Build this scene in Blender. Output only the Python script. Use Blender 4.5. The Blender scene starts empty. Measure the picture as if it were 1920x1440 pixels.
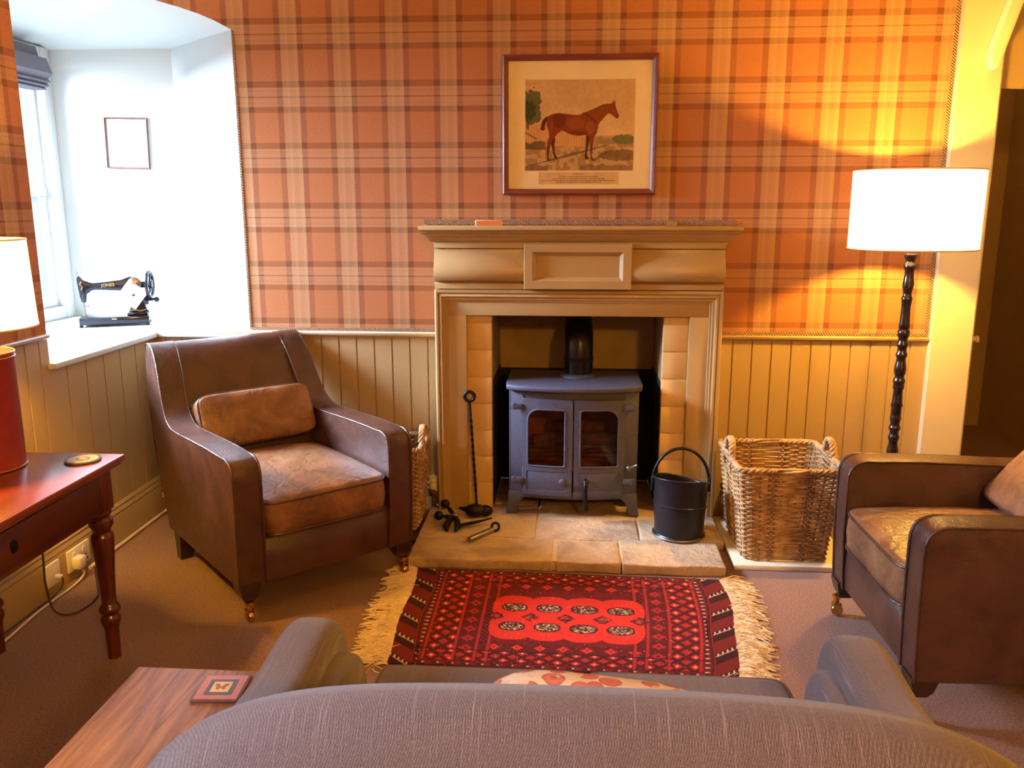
import bpy, bmesh, math, random
import numpy as np
from math import sin, cos, pi, radians, sqrt, atan2, tau
from mathutils import Vector, Matrix
random.seed(7)
C = bpy.context.scene
COL = C.collection

# ------------------------------------------------------------------ camera, world, light, exposure
def look():
    cam = bpy.data.cameras.new('camera'); cam.sensor_width = 36; cam.lens = 30.0; cam.clip_start = .02
    o = bpy.data.objects.new('camera', cam); COL.objects.link(o)
    o.location = (0, 0, 1.42); o.rotation_euler = (radians(90-11.83), 0, radians(4.0))
    C.camera = o
    w = bpy.data.worlds.new('world'); C.world = w; w.use_nodes = True
    b = w.node_tree.nodes['Background']; b.inputs[0].default_value = (.62, .78, 1, 1); b.inputs[1].default_value = .6
    v = C.view_settings; v.view_transform = 'Standard'; v.look = 'None'; v.exposure = 0.95; v.gamma = 1.0
    v.use_curve_mapping = False
look()
def light(name, kind, loc, power, col, size=.1, size_y=None, rot=(0, 0, 0), spread=None):
    l = bpy.data.lights.new(name, kind); l.energy = power; l.color = col
    if kind == 'AREA':
        l.shape = 'RECTANGLE'; l.size = size; l.size_y = size_y or size
        if spread: l.spread = spread
    else: l.shadow_soft_size = size
    o = bpy.data.objects.new(name, l); COL.objects.link(o); o.location = loc; o.rotation_euler = rot
    return o
DAY = (.60, .74, 1.0)
WARM = (1.0, .52, .065)
light('daylight_alcove_window', 'AREA', (-3.75, 3.36, 2.25), 400, DAY, 1.0, 1.5, (0, radians(-64), 0), radians(140))
light('daylight_rear_window', 'AREA', (-2.45, .10, 1.95), 52, DAY, 1.2, 1.3, (0, radians(-52), 0), radians(96))
P_FLOOR_LAMP, P_TABLE_LAMP, P_CEILING = 430, 400, 105
light('passage_lamp_light', 'POINT', (2.2, 4.9, 2.35), 2.5, (1, .5, .12), .08)
light('ceiling_lamp_light', 'POINT', (1.25, -1.4, 2.3), P_CEILING, (1, .50, .07), .12)

# ------------------------------------------------------------------ mesh helpers
def lin(r, g, b):
    f = lambda c: (c/255/12.92 if c/255 <= .04045 else ((c/255+.055)/1.055)**2.4)
    return (f(r), f(g), f(b), 1)

class M:
    def __init__(s): s.b = bmesh.new()
    def _bev(s, edges, w, seg):
        if w > 0: bmesh.ops.bevel(s.b, geom=list(edges), offset=w, segments=seg, affect='EDGES', profile=.5, clamp_overlap=True)
    def box(s, x0, x1, y0, y1, z0, z1, bev=0, seg=2, rot=None, piv=None):
        r = bmesh.ops.create_cube(s.b, size=1)['verts']
        c = Vector(((x0+x1)/2, (y0+y1)/2, (z0+z1)/2))
        for v in r: v.co = Vector((v.co.x*(x1-x0), v.co.y*(y1-y0), v.co.z*(z1-z0)))+c
        if rot is not None:
            p = Vector(piv) if piv else c
            for v in r: v.co = rot @ (v.co-p)+p
        s._bev({e for v in r for e in v.link_edges}, bev, seg)
        return s
    def prism(s, pts, plane, a, b, bev=0, seg=2, smooth_sides=True):
        f = {'xz': lambda p, t: (p[0], t, p[1]), 'yz': lambda p, t: (t, p[0], p[1]), 'xy': lambda p, t: (p[0], p[1], t)}[plane]
        A = [s.b.verts.new(f(p, a)) for p in pts]; B = [s.b.verts.new(f(p, b)) for p in pts]
        n = len(pts); fs = [s.b.faces.new(A), s.b.faces.new(B[::-1])]
        for i in range(n): fs.append(s.b.faces.new((A[i], B[i], B[(i+1) % n], A[(i+1) % n])))
        bmesh.ops.recalc_face_normals(s.b, faces=fs)
        if bev > 0:
            es = [s.b.edges.get((L[i], L[(i+1) % n])) for L in (A, B) for i in range(n)]
            s._bev(es, bev, seg)
        return s
    def rings(s, R, close=True, cap=True):
        V = [[s.b.verts.new(p) for p in r] for r in R]; n = len(R[0]); fs = []
        for i in range(len(V)-1):
            for j in range(n if close else n-1):
                k = (j+1) % n
                fs.append(s.b.faces.new((V[i][j], V[i][k], V[i+1][k], V[i+1][j])))
        if cap and close:
            fs.append(s.b.faces.new(V[0][::-1])); fs.append(s.b.faces.new(V[-1]))
        bmesh.ops.recalc_face_normals(s.b, faces=fs)
        return s
    def tube(s, pts, r, n=8, closed=False, cap=True):
        pts = [Vector(p) for p in pts]; N = len(pts); R = []; up = None
        rr = r if isinstance(r, (list, tuple)) else [r]*N
        for i, p in enumerate(pts):
            t = (pts[(i+1) % N]-pts[i-1]) if closed else (pts[min(i+1, N-1)]-pts[max(i-1, 0)])
            if t.length < 1e-9: t = Vector((0, 0, 1))
            t.normalize()
            if up is None:
                up = Vector((0, 0, 1)) if abs(t.z) < .9 else Vector((1, 0, 0))
            u = (up-t*up.dot(t)); u = u.normalized() if u.length > 1e-6 else t.orthogonal().normalized()
            w = t.cross(u); up = u
            R.append([p+(u*cos(tau*k/n)+w*sin(tau*k/n))*rr[i] for k in range(n)])
        if closed:
            R.append(R[0][:]); s.rings(R, True, False)
            bmesh.ops.remove_doubles(s.b, verts=s.b.verts, dist=1e-6)
        else: s.rings(R, True, cap)
        return s
    def lathe(s, prof, n=24, c=(0, 0, 0), cap=True):
        R = [[(c[0]+max(r, 1e-4)*cos(tau*k/n), c[1]+max(r, 1e-4)*sin(tau*k/n), c[2]+z) for k in range(n)] for r, z in prof]
        return s.rings(R, True, cap)
    def sphere(s, c, r, sc=(1, 1, 1), n=16):
        v = bmesh.ops.create_uvsphere(s.b, u_segments=n, v_segments=n//2+2, radius=r)['verts']
        for q in v: q.co = Vector((q.co.x*sc[0]+c[0], q.co.y*sc[1]+c[1], q.co.z*sc[2]+c[2]))
        return s
    def grid(s, fn, nu, nv):
        V = [[s.b.verts.new(fn(i/nu, j/nv)) for j in range(nv+1)] for i in range(nu+1)]
        for i in range(nu):
            for j in range(nv): s.b.faces.new((V[i][j], V[i+1][j], V[i+1][j+1], V[i][j+1]))
        return s
    def xf(s, mat):
        for v in s.b.verts: v.co = mat @ v.co
        return s
    def fn(s, f):
        for v in s.b.verts: v.co = Vector(f(v.co))
        return s
def obj(name, m, mat, parent=None, smooth=38, sub=0):
    me = bpy.data.meshes.new(name); m.b.normal_update(); m.b.to_mesh(me); m.b.free()
    if mat: me.materials.append(mat)
    if smooth:
        me.polygons.foreach_set('use_smooth', [True]*len(me.polygons)); me.set_sharp_from_angle(angle=radians(smooth))
    o = bpy.data.objects.new(name, me); COL.objects.link(o)
    if parent: o.parent = parent
    if sub:
        d = o.modifiers.new('sub', 'SUBSURF'); d.levels = sub; d.render_levels = sub
    return o
def tag(o, label, cat, group=None, kind=None):
    o['label'] = label; o['category'] = cat
    if group: o['group'] = group
    if kind: o['kind'] = kind
    return o
def thing(name, label, cat, loc=(0, 0, 0), rz=0, group=None):
    o = bpy.data.objects.new(name, None); COL.objects.link(o); o.empty_display_size = .1
    o.location = loc; o.rotation_euler = (0, 0, rz); return tag(o, label, cat, group)
def struct(name, m, mat, label, cat, smooth=30):
    return tag(obj(name, m, mat, None, smooth), label, cat, None, 'structure')

# ------------------------------------------------------------------ materials
class NT:
    def __init__(s, name, rough=.6, metal=0, spec=.5):
        s.m = bpy.data.materials.new(name); s.m.use_nodes = True; s.t = s.m.node_tree
        s.p = s.t.nodes['Principled BSDF']; s.p.inputs['Roughness'].default_value = rough
        s.p.inputs['Metallic'].default_value = metal; s.p.inputs['Specular IOR Level'].default_value = spec
        s.co = s.t.nodes.new('ShaderNodeTexCoord')
    def n(s, t, **kw):
        q = s.t.nodes.new(t)
        for k, v in kw.items():
            if k.startswith('i_'):
                q.inputs[int(k[2:]) if k[2:].isdigit() else k[2:]].default_value = v
            else: setattr(q, k, v)
        return q
    def l(s, a, b): s.t.links.new(a, b); return b
    def map(s, scale=(1, 1, 1), src='Object', rot=(0, 0, 0)):
        q = s.n('ShaderNodeMapping'); q.inputs['Scale'].default_value = scale; q.inputs['Rotation'].default_value = rot
        s.l(s.co.outputs[src], q.inputs[0]); return q.outputs[0]
    def noise(s, scale, detail=4, rough=.6, vec=None, dist=0):
        q = s.n('ShaderNodeTexNoise'); q.inputs['Scale'].default_value = scale; q.inputs['Detail'].default_value = detail
        q.inputs['Roughness'].default_value = rough; q.inputs['Distortion'].default_value = dist
        s.l(vec if vec is not None else s.co.outputs['Object'], q.inputs['Vector']); return q.outputs['Fac']
    def ramp(s, fac, stops):
        q = s.n('ShaderNodeValToRGB'); e = q.color_ramp.elements
        while len(e) < len(stops): e.new(.5)
        for a, (p, c) in zip(e, stops): a.position = p; a.color = c
        s.l(fac, q.inputs[0]); return q.outputs[0]
    def mix(s, fac, a, b, mode='MIX'):
        q = s.n('ShaderNodeMix', data_type='RGBA', blend_type=mode)
        for v, i in ((fac, 0), (a, 6), (b, 7)):
            if hasattr(v, 'is_linked'): s.l(v, q.inputs[i])
            else: q.inputs[i].default_value = v
        return q.outputs[2]
    def math(s, op, a, b=None, c=None):
        q = s.n('ShaderNodeMath', operation=op)
        for i, v in enumerate((a, b, c)):
            if v is None: continue
            if hasattr(v, 'is_linked'): s.l(v, q.inputs[i])
            else: q.inputs[i].default_value = v
        return q.outputs[0]
    def color(s, c):
        if hasattr(c, 'is_linked'): s.l(c, s.p.inputs['Base Color'])
        else: s.p.inputs['Base Color'].default_value = c
        return s
    def bump(s, h, strength=.3, dist=.002):
        q = s.n('ShaderNodeBump'); q.inputs['Strength'].default_value = strength; q.inputs['Distance'].default_value = dist
        s.l(h, q.inputs['Height']); s.l(q.outputs[0], s.p.inputs['Normal']); return s
    def set(s, **kw):
        for k, v in kw.items(): s.p.inputs[k.replace('_', ' ')].default_value = v
        return s

def simple(name, c, rough=.6, metal=0, var=.12, nscale=30, bump=0, bscale=200, spec=.5, c2=None):
    t = NT(name, rough, metal, spec)
    d = tuple(x*(1-var) for x in c[:3])+(1,); l2 = tuple(min(1, x*(1+var)) for x in c[:3])+(1,)
    if c2: l2 = c2
    t.color(t.ramp(t.noise(nscale, 5), [(.3, d), (.7, l2)]))
    if bump: t.bump(t.noise(bscale, 3), bump)
    return t.m

def tartan():
    t = NT('tartan_wool', .95, 0, .15)
    sep = t.n('ShaderNodeSeparateXYZ'); g = t.n('ShaderNodeNewGeometry'); t.l(g.outputs['Position'], sep.inputs[0])
    # run the pattern along whichever wall it covers: x on the back wall, y on the side wall
    X = t.math('SUBTRACT', sep.outputs[0], t.math('MULTIPLY', sep.outputs[1], 1.0))
    hx = t.math('FRACT', t.math('DIVIDE', t.math('ADD', t.math('ADD', X, 3.8), 1.261+.229*40), .229))
    hz = t.math('FRACT', t.math('DIVIDE', t.math('ADD', sep.outputs[2], -1.663+.257*20), .257))
    def ramp(f, stops):
        o = t.ramp(f, stops); o.node.color_ramp.interpolation = 'CONSTANT'; return o
    L, D, A, DL, PL = lin(190, 154, 110), lin(128, 80, 50), lin(182, 121, 74), lin(164, 130, 98), lin(198, 166, 124)
    cx = ramp(hx, [(0, L), (.08, PL), (.135, DL), (.143, L), (.178, DL), (.186, L), (.25, PL), (.315, D), (.425, A), (.882, D), (.995, L)])
    L2, D2, A2, DL2, PL2 = lin(184, 142, 106), lin(114, 70, 46), lin(180, 118, 80), lin(104, 66, 50), lin(176, 126, 96)
    cz = ramp(hz, [(0, D2), (.095, A2), (.588, D2), (.681, L2), (.73, PL2), (.75, L2), (.832, DL2), (.848, L2), (.93, PL2), (.95, L2), (.995, D2)])
    c = t.mix(.5, cx, cz)
    n1 = t.noise(210, 3, .75, g.outputs['Position']); n2 = t.noise(60, 3, .6, g.outputs['Position'])
    c = t.mix(t.math('MULTIPLY_ADD', n1, 1.6, -.45), c, t.mix(1.0, c, lin(196, 170, 156), 'MULTIPLY'))
    c = t.mix(t.math('MULTIPLY', n2, .12), c, lin(204, 150, 116))
    t.color(c); t.bump(n1, .35, .002); return t.m

def leather(name, a, b, c, rough=.30, wr=1.2):
    t = NT(name, rough, 0, .6)
    n = t.noise(7, 6, .65, None, .6); n2 = t.noise(60, 4)
    col = t.ramp(n, [(.25, a), (.5, b), (.75, c)])
    col = t.mix(t.math('MULTIPLY', n2, .35), col, a)
    t.color(col)
    v = t.n('ShaderNodeTexVoronoi'); v.inputs['Scale'].default_value = 260; t.l(t.co.outputs['Object'], v.inputs['Vector'])
    h = t.math('ADD', t.math('MULTIPLY', v.outputs['Distance'], .35), t.math('MULTIPLY', t.noise(13, 4, .5, None, 2.2), wr))
    t.bump(h, .30, .007)
    r = t.math('MULTIPLY_ADD', n2, .22, rough-.08); t.l(r, t.p.inputs['Roughness'])
    return t.m

def wood(name, a, b, rough=.35, axis='y', scale=1., coat=.2):
    t = NT(name, rough); s = {'x': (1.2, 14, 14), 'y': (14, 1.2, 14), 'z': (14, 14, 1.2)}[axis]
    v = t.map(tuple(q*scale for q in s))
    n = t.noise(1.6, 6, .62, v, 1.2); f = t.noise(9, 3, .6, v)
    c = t.ramp(n, [(.3, a), (.7, b)]); c = t.mix(t.math('MULTIPLY', f, .4), c, a)
    t.color(c).set(Coat_Weight=coat, Coat_Roughness=.2); t.bump(f, .08, .001); return t.m

def fabric(name, base, slub, dark, k=1.0):
    t = NT(name, .95, 0, .2)
    sep = t.n('ShaderNodeSeparateXYZ'); t.l(t.co.outputs['Object'], sep.inputs[0])
    q = t.math('SUBTRACT', sep.outputs[2], sep.outputs[1])
    tw = t.math('SINE', t.math('MULTIPLY', t.math('ADD', sep.outputs[0], t.math('MULTIPLY', q, .55)), tau/.0034))
    wf = t.math('SINE', t.math('MULTIPLY', q, tau/.0030))
    w = t.math('MULTIPLY_ADD', t.math('MULTIPLY', tw, wf), .22, .5)
    n1 = t.noise(420, 3, .7)
    w = t.math('ADD', t.math('MULTIPLY', w, .55), t.math('MULTIPLY', n1, .45))
    sl = t.noise(1, 2, .5, t.map((1000*k, 16*k, 16*k)))
    c = t.ramp(w, [(.30, dark), (.55, base), (.75, slub)])
    c = t.mix(t.math('MULTIPLY', t.math('SMOOTH_MAX', t.math('MULTIPLY_ADD', sl, 7, -4.2), 0, .05), .6), c, slub)
    c = t.mix(t.math('MULTIPLY', t.noise(9, 3), .22), c, dark)
    t.color(c); t.bump(t.math('ADD', w, t.math('MULTIPLY', sl, .25)), .55, .003)
    t.set(Sheen_Weight=.3, Sheen_Roughness=.5)
    return t.m

def colattr(name, rough=.95, nstr=.25, nscale=500, spec=.1):
    t = NT(name, rough, 0, spec); a = t.n('ShaderNodeVertexColor', layer_name='Col')
    n = t.noise(nscale, 2); c = t.mix(t.math('MULTIPLY', n, nstr), a.outputs[0], (.08, .05, .04, 1))
    t.color(c); t.bump(n, .35, .002) if rough > .8 else None; return t.m

def shade_mat(name, col, tr=.62):
    t = NT(name); o = t.t.nodes['Material Output']
    d = t.n('ShaderNodeBsdfDiffuse'); d.inputs[0].default_value = col
    r = t.n('ShaderNodeBsdfTranslucent'); r.inputs[0].default_value = col
    x = t.n('ShaderNodeMixShader'); x.inputs[0].default_value = tr
    n = t.noise(1, 2, .5, t.map((500, 500, 30)))
    c = t.ramp(n, [(.3, tuple(q*.93 for q in col[:3])+(1,)), (.7, col)])
    t.l(c, d.inputs[0]); t.l(c, r.inputs[0])
    e = t.n('ShaderNodeEmission'); e.inputs[0].default_value = (1, .80, .50, 1); e.inputs[1].default_value = .7   # the lit linen itself glows
    ad = t.n('ShaderNodeAddShader')
    t.l(d.outputs[0], x.inputs[1]); t.l(r.outputs[0], x.inputs[2]); t.l(x.outputs[0], ad.inputs[0]); t.l(e.outputs[0], ad.inputs[1]); t.l(ad.outputs[0], o.inputs[0]); return t.m

def glass_mat(name, tint=(1, 1, 1, 1), gl=.08):
    t = NT(name); o = t.t.nodes['Material Output']
    a = t.n('ShaderNodeBsdfTransparent'); a.inputs[0].default_value = tint
    g = t.n('ShaderNodeBsdfGlossy'); g.inputs['Roughness'].default_value = .03
    x = t.n('ShaderNodeMixShader'); f = t.n('ShaderNodeFresnel'); f.inputs[0].default_value = 1.45
    t.l(t.math('MULTIPLY', f.outputs[0], gl/.04), x.inputs[0]); t.l(a.outputs[0], x.inputs[1]); t.l(g.outputs[0], x.inputs[2]); t.l(x.outputs[0], o.inputs[0])
    return t.m

def carpet_mat():
    t = NT('carpet', 1, 0, .05); n = t.noise(170, 4, .8); n2 = t.noise(5, 4)
    c = t.ramp(n, [(.32, lin(96, 64, 54)), (.5, lin(164, 120, 100)), (.68, lin(206, 160, 138))])
    c = t.mix(t.math('MULTIPLY', n2, .3), c, lin(140, 98, 80)); t.color(c)
    t.bump(t.math('ADD', n, t.noise(900, 1)), .9, .006); t.set(Sheen_Weight=.2); return t.m
def stone_mat():
    t = NT('flagstone', .75, 0, .3); n = t.noise(5, 7, .65, None, .8); n2 = t.noise(40, 5)
    c = t.ramp(n, [(.25, lin(140, 114, 90)), (.5, lin(190, 162, 128)), (.78, lin(208, 184, 150))])
    c = t.mix(t.math('MULTIPLY', n2, .3), c, lin(110, 90, 76)); t.color(c); t.bump(t.math('ADD', n, t.math('MULTIPLY', n2, .7)), .8, .014); return t.m
def braid_mat():
    t = NT('braid', .9); w = t.n('ShaderNodeTexWave', wave_type='BANDS', bands_direction='DIAGONAL'); w.inputs['Scale'].default_value = 55
    t.l(t.co.outputs['Object'], w.inputs['Vector'])
    t.color(t.ramp(w.outputs['Fac'], [(.3, lin(86, 58, 46)), (.6, lin(186, 148, 112))])); t.bump(w.outputs['Fac'], .8, .004); return t.m

MT = dict(
    tartan=tartan(), braid=braid_mat(), carpet=carpet_mat(), stone=stone_mat(),
    paint=simple('putty_gloss_paint', lin(168, 138, 90), .38, 0, .05, 6, .05, 60),
    dado=simple('putty_dado_paint', lin(166, 140, 98), .45, 0, .06, 5, .06, 40),
    white=simple('white_wall_paint', lin(186, 188, 182), .8, 0, .02, 8, .12, 25),
    cream=simple('cream_gloss_paint', lin(222, 208, 176), .45, 0, .03, 8, .04, 40),
    slip=simple('painted_brick_slips', lin(208, 174, 114), .5, 0, .08, 14, .25, 30),
    mortar=simple('mortar', lin(198, 170, 120), .95, 0, .15, 50, .4, 150),
    firebox=simple('firebox_render', lin(160, 132, 90), .9, 0, .2, 6, .2, 40),
    recess_shade=simple('shade_black_board', lin(30, 24, 22), .9, 0, .3, 12),  # near black, paints in the shade low in the stove recess
    iron=simple('charcoal_cast_iron', lin(80, 80, 98), .52, .25, .12, 60, .25, 600),
    iron2=simple('black_iron', lin(30, 27, 27), .42, .7, .3, 40, .2, 200),
    flue=simple('black_flue_enamel', lin(30, 26, 24), .3, .5, .2, 20),
    steel=simple('worn_steel', lin(150, 140, 128), .3, 1, .2, 60),
    brass=simple('brass', lin(214, 168, 92), .22, 1, .1, 40),
    firebrick=simple('sooty_firebrick', lin(186, 116, 76), .9, 0, .45, 10, .4, 60),
    ash=simple('ash_and_charcoal', lin(120, 84, 66), .95, 0, .5, 30, .6, 80),
    leather=leather('brown_leather', lin(50, 29, 22), lin(78, 48, 36), lin(96, 62, 46)),
    leather_worn=leather('worn_tan_leather', lin(78, 50, 34), lin(134, 92, 60), lin(172, 124, 84), .30, 3.2),
    darkwood=wood('dark_stained_wood', lin(34, 20, 14), lin(62, 36, 24), .35, 'z'),
    mahogany=wood('mahogany', lin(92, 34, 14), lin(156, 64, 28), .24, 'y', 1, .5),
    mahoganydark=wood('dark_mahogany', lin(58, 22, 13), lin(104, 42, 24), .3, 'y', 1, .3),
    mahoganyz=wood('turned_mahogany', lin(62, 22, 14), lin(112, 44, 24), .25, 'z', 1, .5),
    framewood=wood('reddish_frame_wood', lin(92, 38, 24), lin(136, 62, 38), .5, 'x', 1, .05),
    thinframe=wood('thin_brown_frame_wood', lin(70, 34, 26), lin(104, 54, 40), .35, 'z'),
    oak=wood('oiled_oak', lin(122, 70, 38), lin(214, 146, 84), .5, 'y', 1.6, .0),
    ebony=wood('ebonised_lamp_wood', lin(20, 13, 12), lin(44, 26, 20), .2, 'z', 1, .6),
    sofa=fabric('taupe_woven_linen', lin(112, 98, 98), lin(160, 144, 142), lin(70, 60, 62), .55),
    shade=shade_mat('cream_lampshade_linen', (.95, .87, .70, 1), .62),
    redtin=simple('red_painted_tin', lin(140, 34, 22), .38, .1, .2, 14, .1, 60),
    tinrim=simple('gilt_tin_rim', lin(176, 116, 56), .3, .6, .2, 20),
    plastic=simple('white_plastic', lin(232, 224, 208), .35, 0, .02),
    browncable=simple('brown_flex', lin(60, 36, 26), .5), whitecable=simple('cream_flex', lin(210, 190, 164), .5),
    paper=simple('cream_mount_card', lin(240, 222, 178), .85, 0, .02, 30), note=simple('white_note_paper', lin(244, 242, 248), .8, 0, .02),
    ink=simple('grey_ink', lin(120, 96, 74), .9), inkdark=simple('dark_ink', lin(60, 60, 80), .9),
    japan=simple('black_japanned_iron', lin(16, 16, 26), .16, .1, .2, 10), gold=simple('gold_transfer', lin(200, 158, 92), .35, .6),
    blind=simple('grey_blind_cloth', lin(96, 90, 96), .95, 0, .08, 120, .3, 600),
    wicker=simple('split_willow', lin(150, 108, 64), .6, 0, .35, 22, .3, 120, .4, lin(204, 164, 114)),
    wickerdark=simple('willow_stakes', lin(140, 100, 60), .6, 0, .3, 22, .3, 120),
    fringe=simple('ivory_wool_fringe', lin(214, 190, 146), .95, 0, .2, 30),
    glass=glass_mat('clear_glass', (1, 1, 1, 1), .012), stoveglass=glass_mat('smoked_stove_glass', (.62, .48, .40, 1), .05),
    picglass=glass_mat('picture_glass', (1, 1, 1, 1), .02),
    coal=simple('scuttle_black', lin(34, 32, 36), .38, .5, .25, 18, .15, 80),
    slate=simple('slate_coaster', lin(86, 84, 78), .6, 0, .1), coasterpale=simple('pale_coaster_print', lin(176, 172, 166), .6, 0, .08, 200),
    match=simple('matchbox_orange', lin(206, 120, 62), .6), matchedge=simple('matchbox_card', lin(226, 180, 120), .8),
    bulb=None,
)

# ------------------------------------------------------------------ room shell
XL, XR, YB, YR, ZC = -1.93, 2.68, 3.80, -2.2, 2.55
SILL, DADO = .845, .85
struct('floor', M().box(-2.0, XR, YR, 5.65, -.06, 0), MT['carpet'], 'pinkish brown carpet covering the room floor', 'floor')
struct('ceiling', M().box(-2.75, XR+.1, YR-.1, 5.75, ZC, ZC+.06), MT['cream'], 'cream ceiling above the room', 'ceiling')
# back wall: papered part with the arched cut-out at the window recess, plate 2 cm thick
arc = [(-1.470, DADO), (-1.474, 2.158), (-1.545, 2.195), (-1.617, 2.225), (-1.70, 2.252), (-1.801, 2.281), (-1.93, 2.30)]
pts = [(-.45, DADO), (-.45, 1.0), (.50, 1.0), (.50, DADO), (1.56, DADO), (1.56, ZC), (-1.93, ZC)]+arc[::-1]
m = M()
m.prism([(1.56, 1.0), (1.56, ZC), (-1.93, ZC)]+arc[::-1][:-1]+[(-1.472, 1.0)], 'xz', YB, YB+.02)
m.box(-1.472, -.45, YB, YB+.02, DADO, 1.0); m.box(.50, 1.56, YB, YB+.02, DADO, 1.0)
struct('wall_back', m, MT['tartan'], 'back wall papered in orange and brown tartan cloth', 'wall')
# left wall papered parts
m = M(); m.box(XL-.02, XL, YR, 2.99, .95, ZC); m.box(XL-.02, XL, 2.99, YB+.02, 2.30, ZC)
struct('wall_left', m, MT['tartan'], 'left wall papered in tartan cloth beside the window recess', 'wall')
# beadboard dado
def beadboard(x0, x1, z0, z1, pitch, off, depth=.012):
    p = [(x0, 0)]; x = x0+off
    while x < x1-.01:
        p += [(x-.004, 0), (x-.0015, .006), (x+.0015, .006), (x+.004, 0)]; x += pitch
    return p+[(x1, 0), (x1, depth), (x0, depth)]
def bead_wall(side, segs):
    m = M()
    for (a, b, z0, z1, pitch, off) in segs:
        p = beadboard(a, b, z0, z1, pitch, off)
        if side == 'back': m.prism([(q[0], YB-.001+q[1]) for q in p], 'xy', z0, z1)
        else: m.prism([(XL+.001-q[1], q[0]) for q in p], 'xy', z0, z1)
    return m
struct('wall_back_dado', bead_wall('back', [(-1.93, -.45, 0, DADO, .082, .05), (.50, 1.56, 0, DADO, .085, .13)]), MT['dado'], 'putty painted tongue and groove boarding under the back wall rail', 'wall', 20)
struct('wall_left_dado', bead_wall('left', [(YR, 2.99, 0, .95, .082, .05), (2.99, YB, 0, SILL-.02, .13, .10)]), MT['dado'], 'putty painted boarding on the left wall below the sill', 'wall', 20)
# dado rails
def rail_prof(y, z): return [(y, z-.012), (y-.006, z-.014), (y-.018, z-.006), (y-.02, z+.003), (y-.016, z+.008), (y, z+.008)]
m = M(); m.prism(rail_prof(YB, DADO), 'yz', -1.90, -.60, .002); struct('trim_1', m, MT['cream'], 'pale dado rail along the back wall left of the fireplace', 'rail')
m = M(); m.prism(rail_prof(YB, DADO), 'yz', .655, 1.60, .002); struct('trim_2', m, MT['paint'], 'dado rail along the back wall right of the fireplace', 'rail')
m = M(); m.prism([(XL+(YB-q[0]), q[1]) for q in rail_prof(YB, .95)], 'xz', YR, 2.98, .002); struct('trim_3', m, MT['paint'], 'dado rail on the left wall behind the table lamp', 'rail')
# braid edging around the tartan cloth
def strip(name, m, what): struct(name, m, MT['braid'], what, 'braid edging')
strip('trim_4', M().box(-1.466, -.61, YB-.004, YB-.0005, DADO+.009, DADO+.023), 'twisted braid edging the tartan above the left dado rail')
strip('trim_5', M().box(.66, 1.55, YB-.004, YB-.0005, DADO+.009, DADO+.023), 'twisted braid edging the tartan above the right dado rail')
strip('trim_6', M().prism([(1.535, DADO+.023), (1.549, DADO+.023), (1.549, ZC), (1.535, ZC)], 'xz', YB-.004, YB-.0005), 'vertical braid edging the tartan beside the white post')
strip('trim_7', M().box(-.655, .705, YB-.005, YB-.0005, 1.338, 1.358), 'braid edging the tartan along the top of the mantel')
strip('trim_8', M().box(-1.472, -1.463, YB-.004, YB-.0005, DADO+.02, 2.155), 'dark braid edging the tartan beside the window splay')
# skirting
def skirt_prof(h=.175): return [(0, 0), (-.02, 0), (-.02, h*.70), (-.016, h*.76), (-.018, h*.80), (-.011, h*.88), (-.012, h*.93), (-.004, h), (0, h)]
m = M(); m.prism([(XL-q[0], q[1]) for q in skirt_prof()], 'xz', YR, YB); struct('baseboard_left', m, MT['dado'], 'tall moulded putty skirting along the left wall', 'skirting')
m = M(); m.prism([(YB+q[0], q[1]) for q in skirt_prof(.15)], 'yz', -1.93, -.62); struct('baseboard_back', m, MT['dado'], 'moulded skirting along the back wall behind the armchair', 'skirting')
m = M(); m.prism([(YB+q[0], q[1]) for q in skirt_prof(.15)], 'yz', .70, 1.56); struct('baseboard_back_right', m, MT['dado'], 'moulded skirting along the back wall behind the log basket', 'skirting')
# window recess: splayed white cheeks, soffit, sill
YF = 4.35
def rec(name, quad, label):
    m = M(); V = [m.b.verts.new(p) for p in quad]; m.b.faces.new(V); struct(name, m, MT['white'], label, 'wall', 0)
m = M(); a, b = Vector((-1.472, YB+.001, 0)), Vector((-2.0, YF, 0))
top = [2.158, 2.18]
def splay(u, v):
    p = a.lerp(b, u); return (p.x, p.y, SILL-.02+(2.15+.035*u-SILL+.03)*v)
m.grid(splay, 8, 8); struct('wall_recess_splay', m, MT['white'], 'white splayed cheek of the window recess beside the tartan', 'wall')
rec('wall_recess_far', [(-2.0, YF, SILL-.02), (-2.75, YF, SILL-.02), (-2.75, YF, 2.2), (-2.0, YF, 2.2)], 'white far cheek of the window recess carrying the small picture')
rec('wall_recess_near', [(-1.93, 2.99, SILL-.02), (-2.75, 2.72, SILL-.02), (-2.75, 2.72, 2.3), (-1.93, 2.99, 2.31)], 'white near cheek of the window recess')
A = [(-1.470, YB, 2.156)]+[(x, YB, z) for x, z in arc[2:]]+[(-1.93, 3.4, 2.30), (-1.93, 2.985, 2.30)]
B = [(-2.0, YF+.01, 2.18), (-2.05, YF+.01, 2.18), (-2.15, YF+.01, 2.18), (-2.3, YF+.01, 2.18), (-2.5, YF+.01, 2.18), (-2.76, YF+.01, 2.18), (-2.76, 3.5, 2.18), (-2.76, 2.70, 2.18)]
m = M(); m.rings([[tuple(Vector(p).lerp(Vector(q), k/6)) for p, q in zip(A, B)] for k in range(7)], False, False)
struct('wall_recess_soffit', m, MT['white'], 'white arched soffit over the window recess', 'ceiling', 60)
m = M()
poly = [(-1.905, 2.985), (-2.72, 2.73), (-2.72, YF-.001), (-2.0, YF-.001), (-1.474, 3.79), (-1.47, 3.782), (-1.905, 3.782)]
m.prism(poly, 'xy', SILL-.022, SILL, .004)
struct('trim_9', m, MT['white'], 'deep white window sill under the sewing machine', 'window sill')
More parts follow.
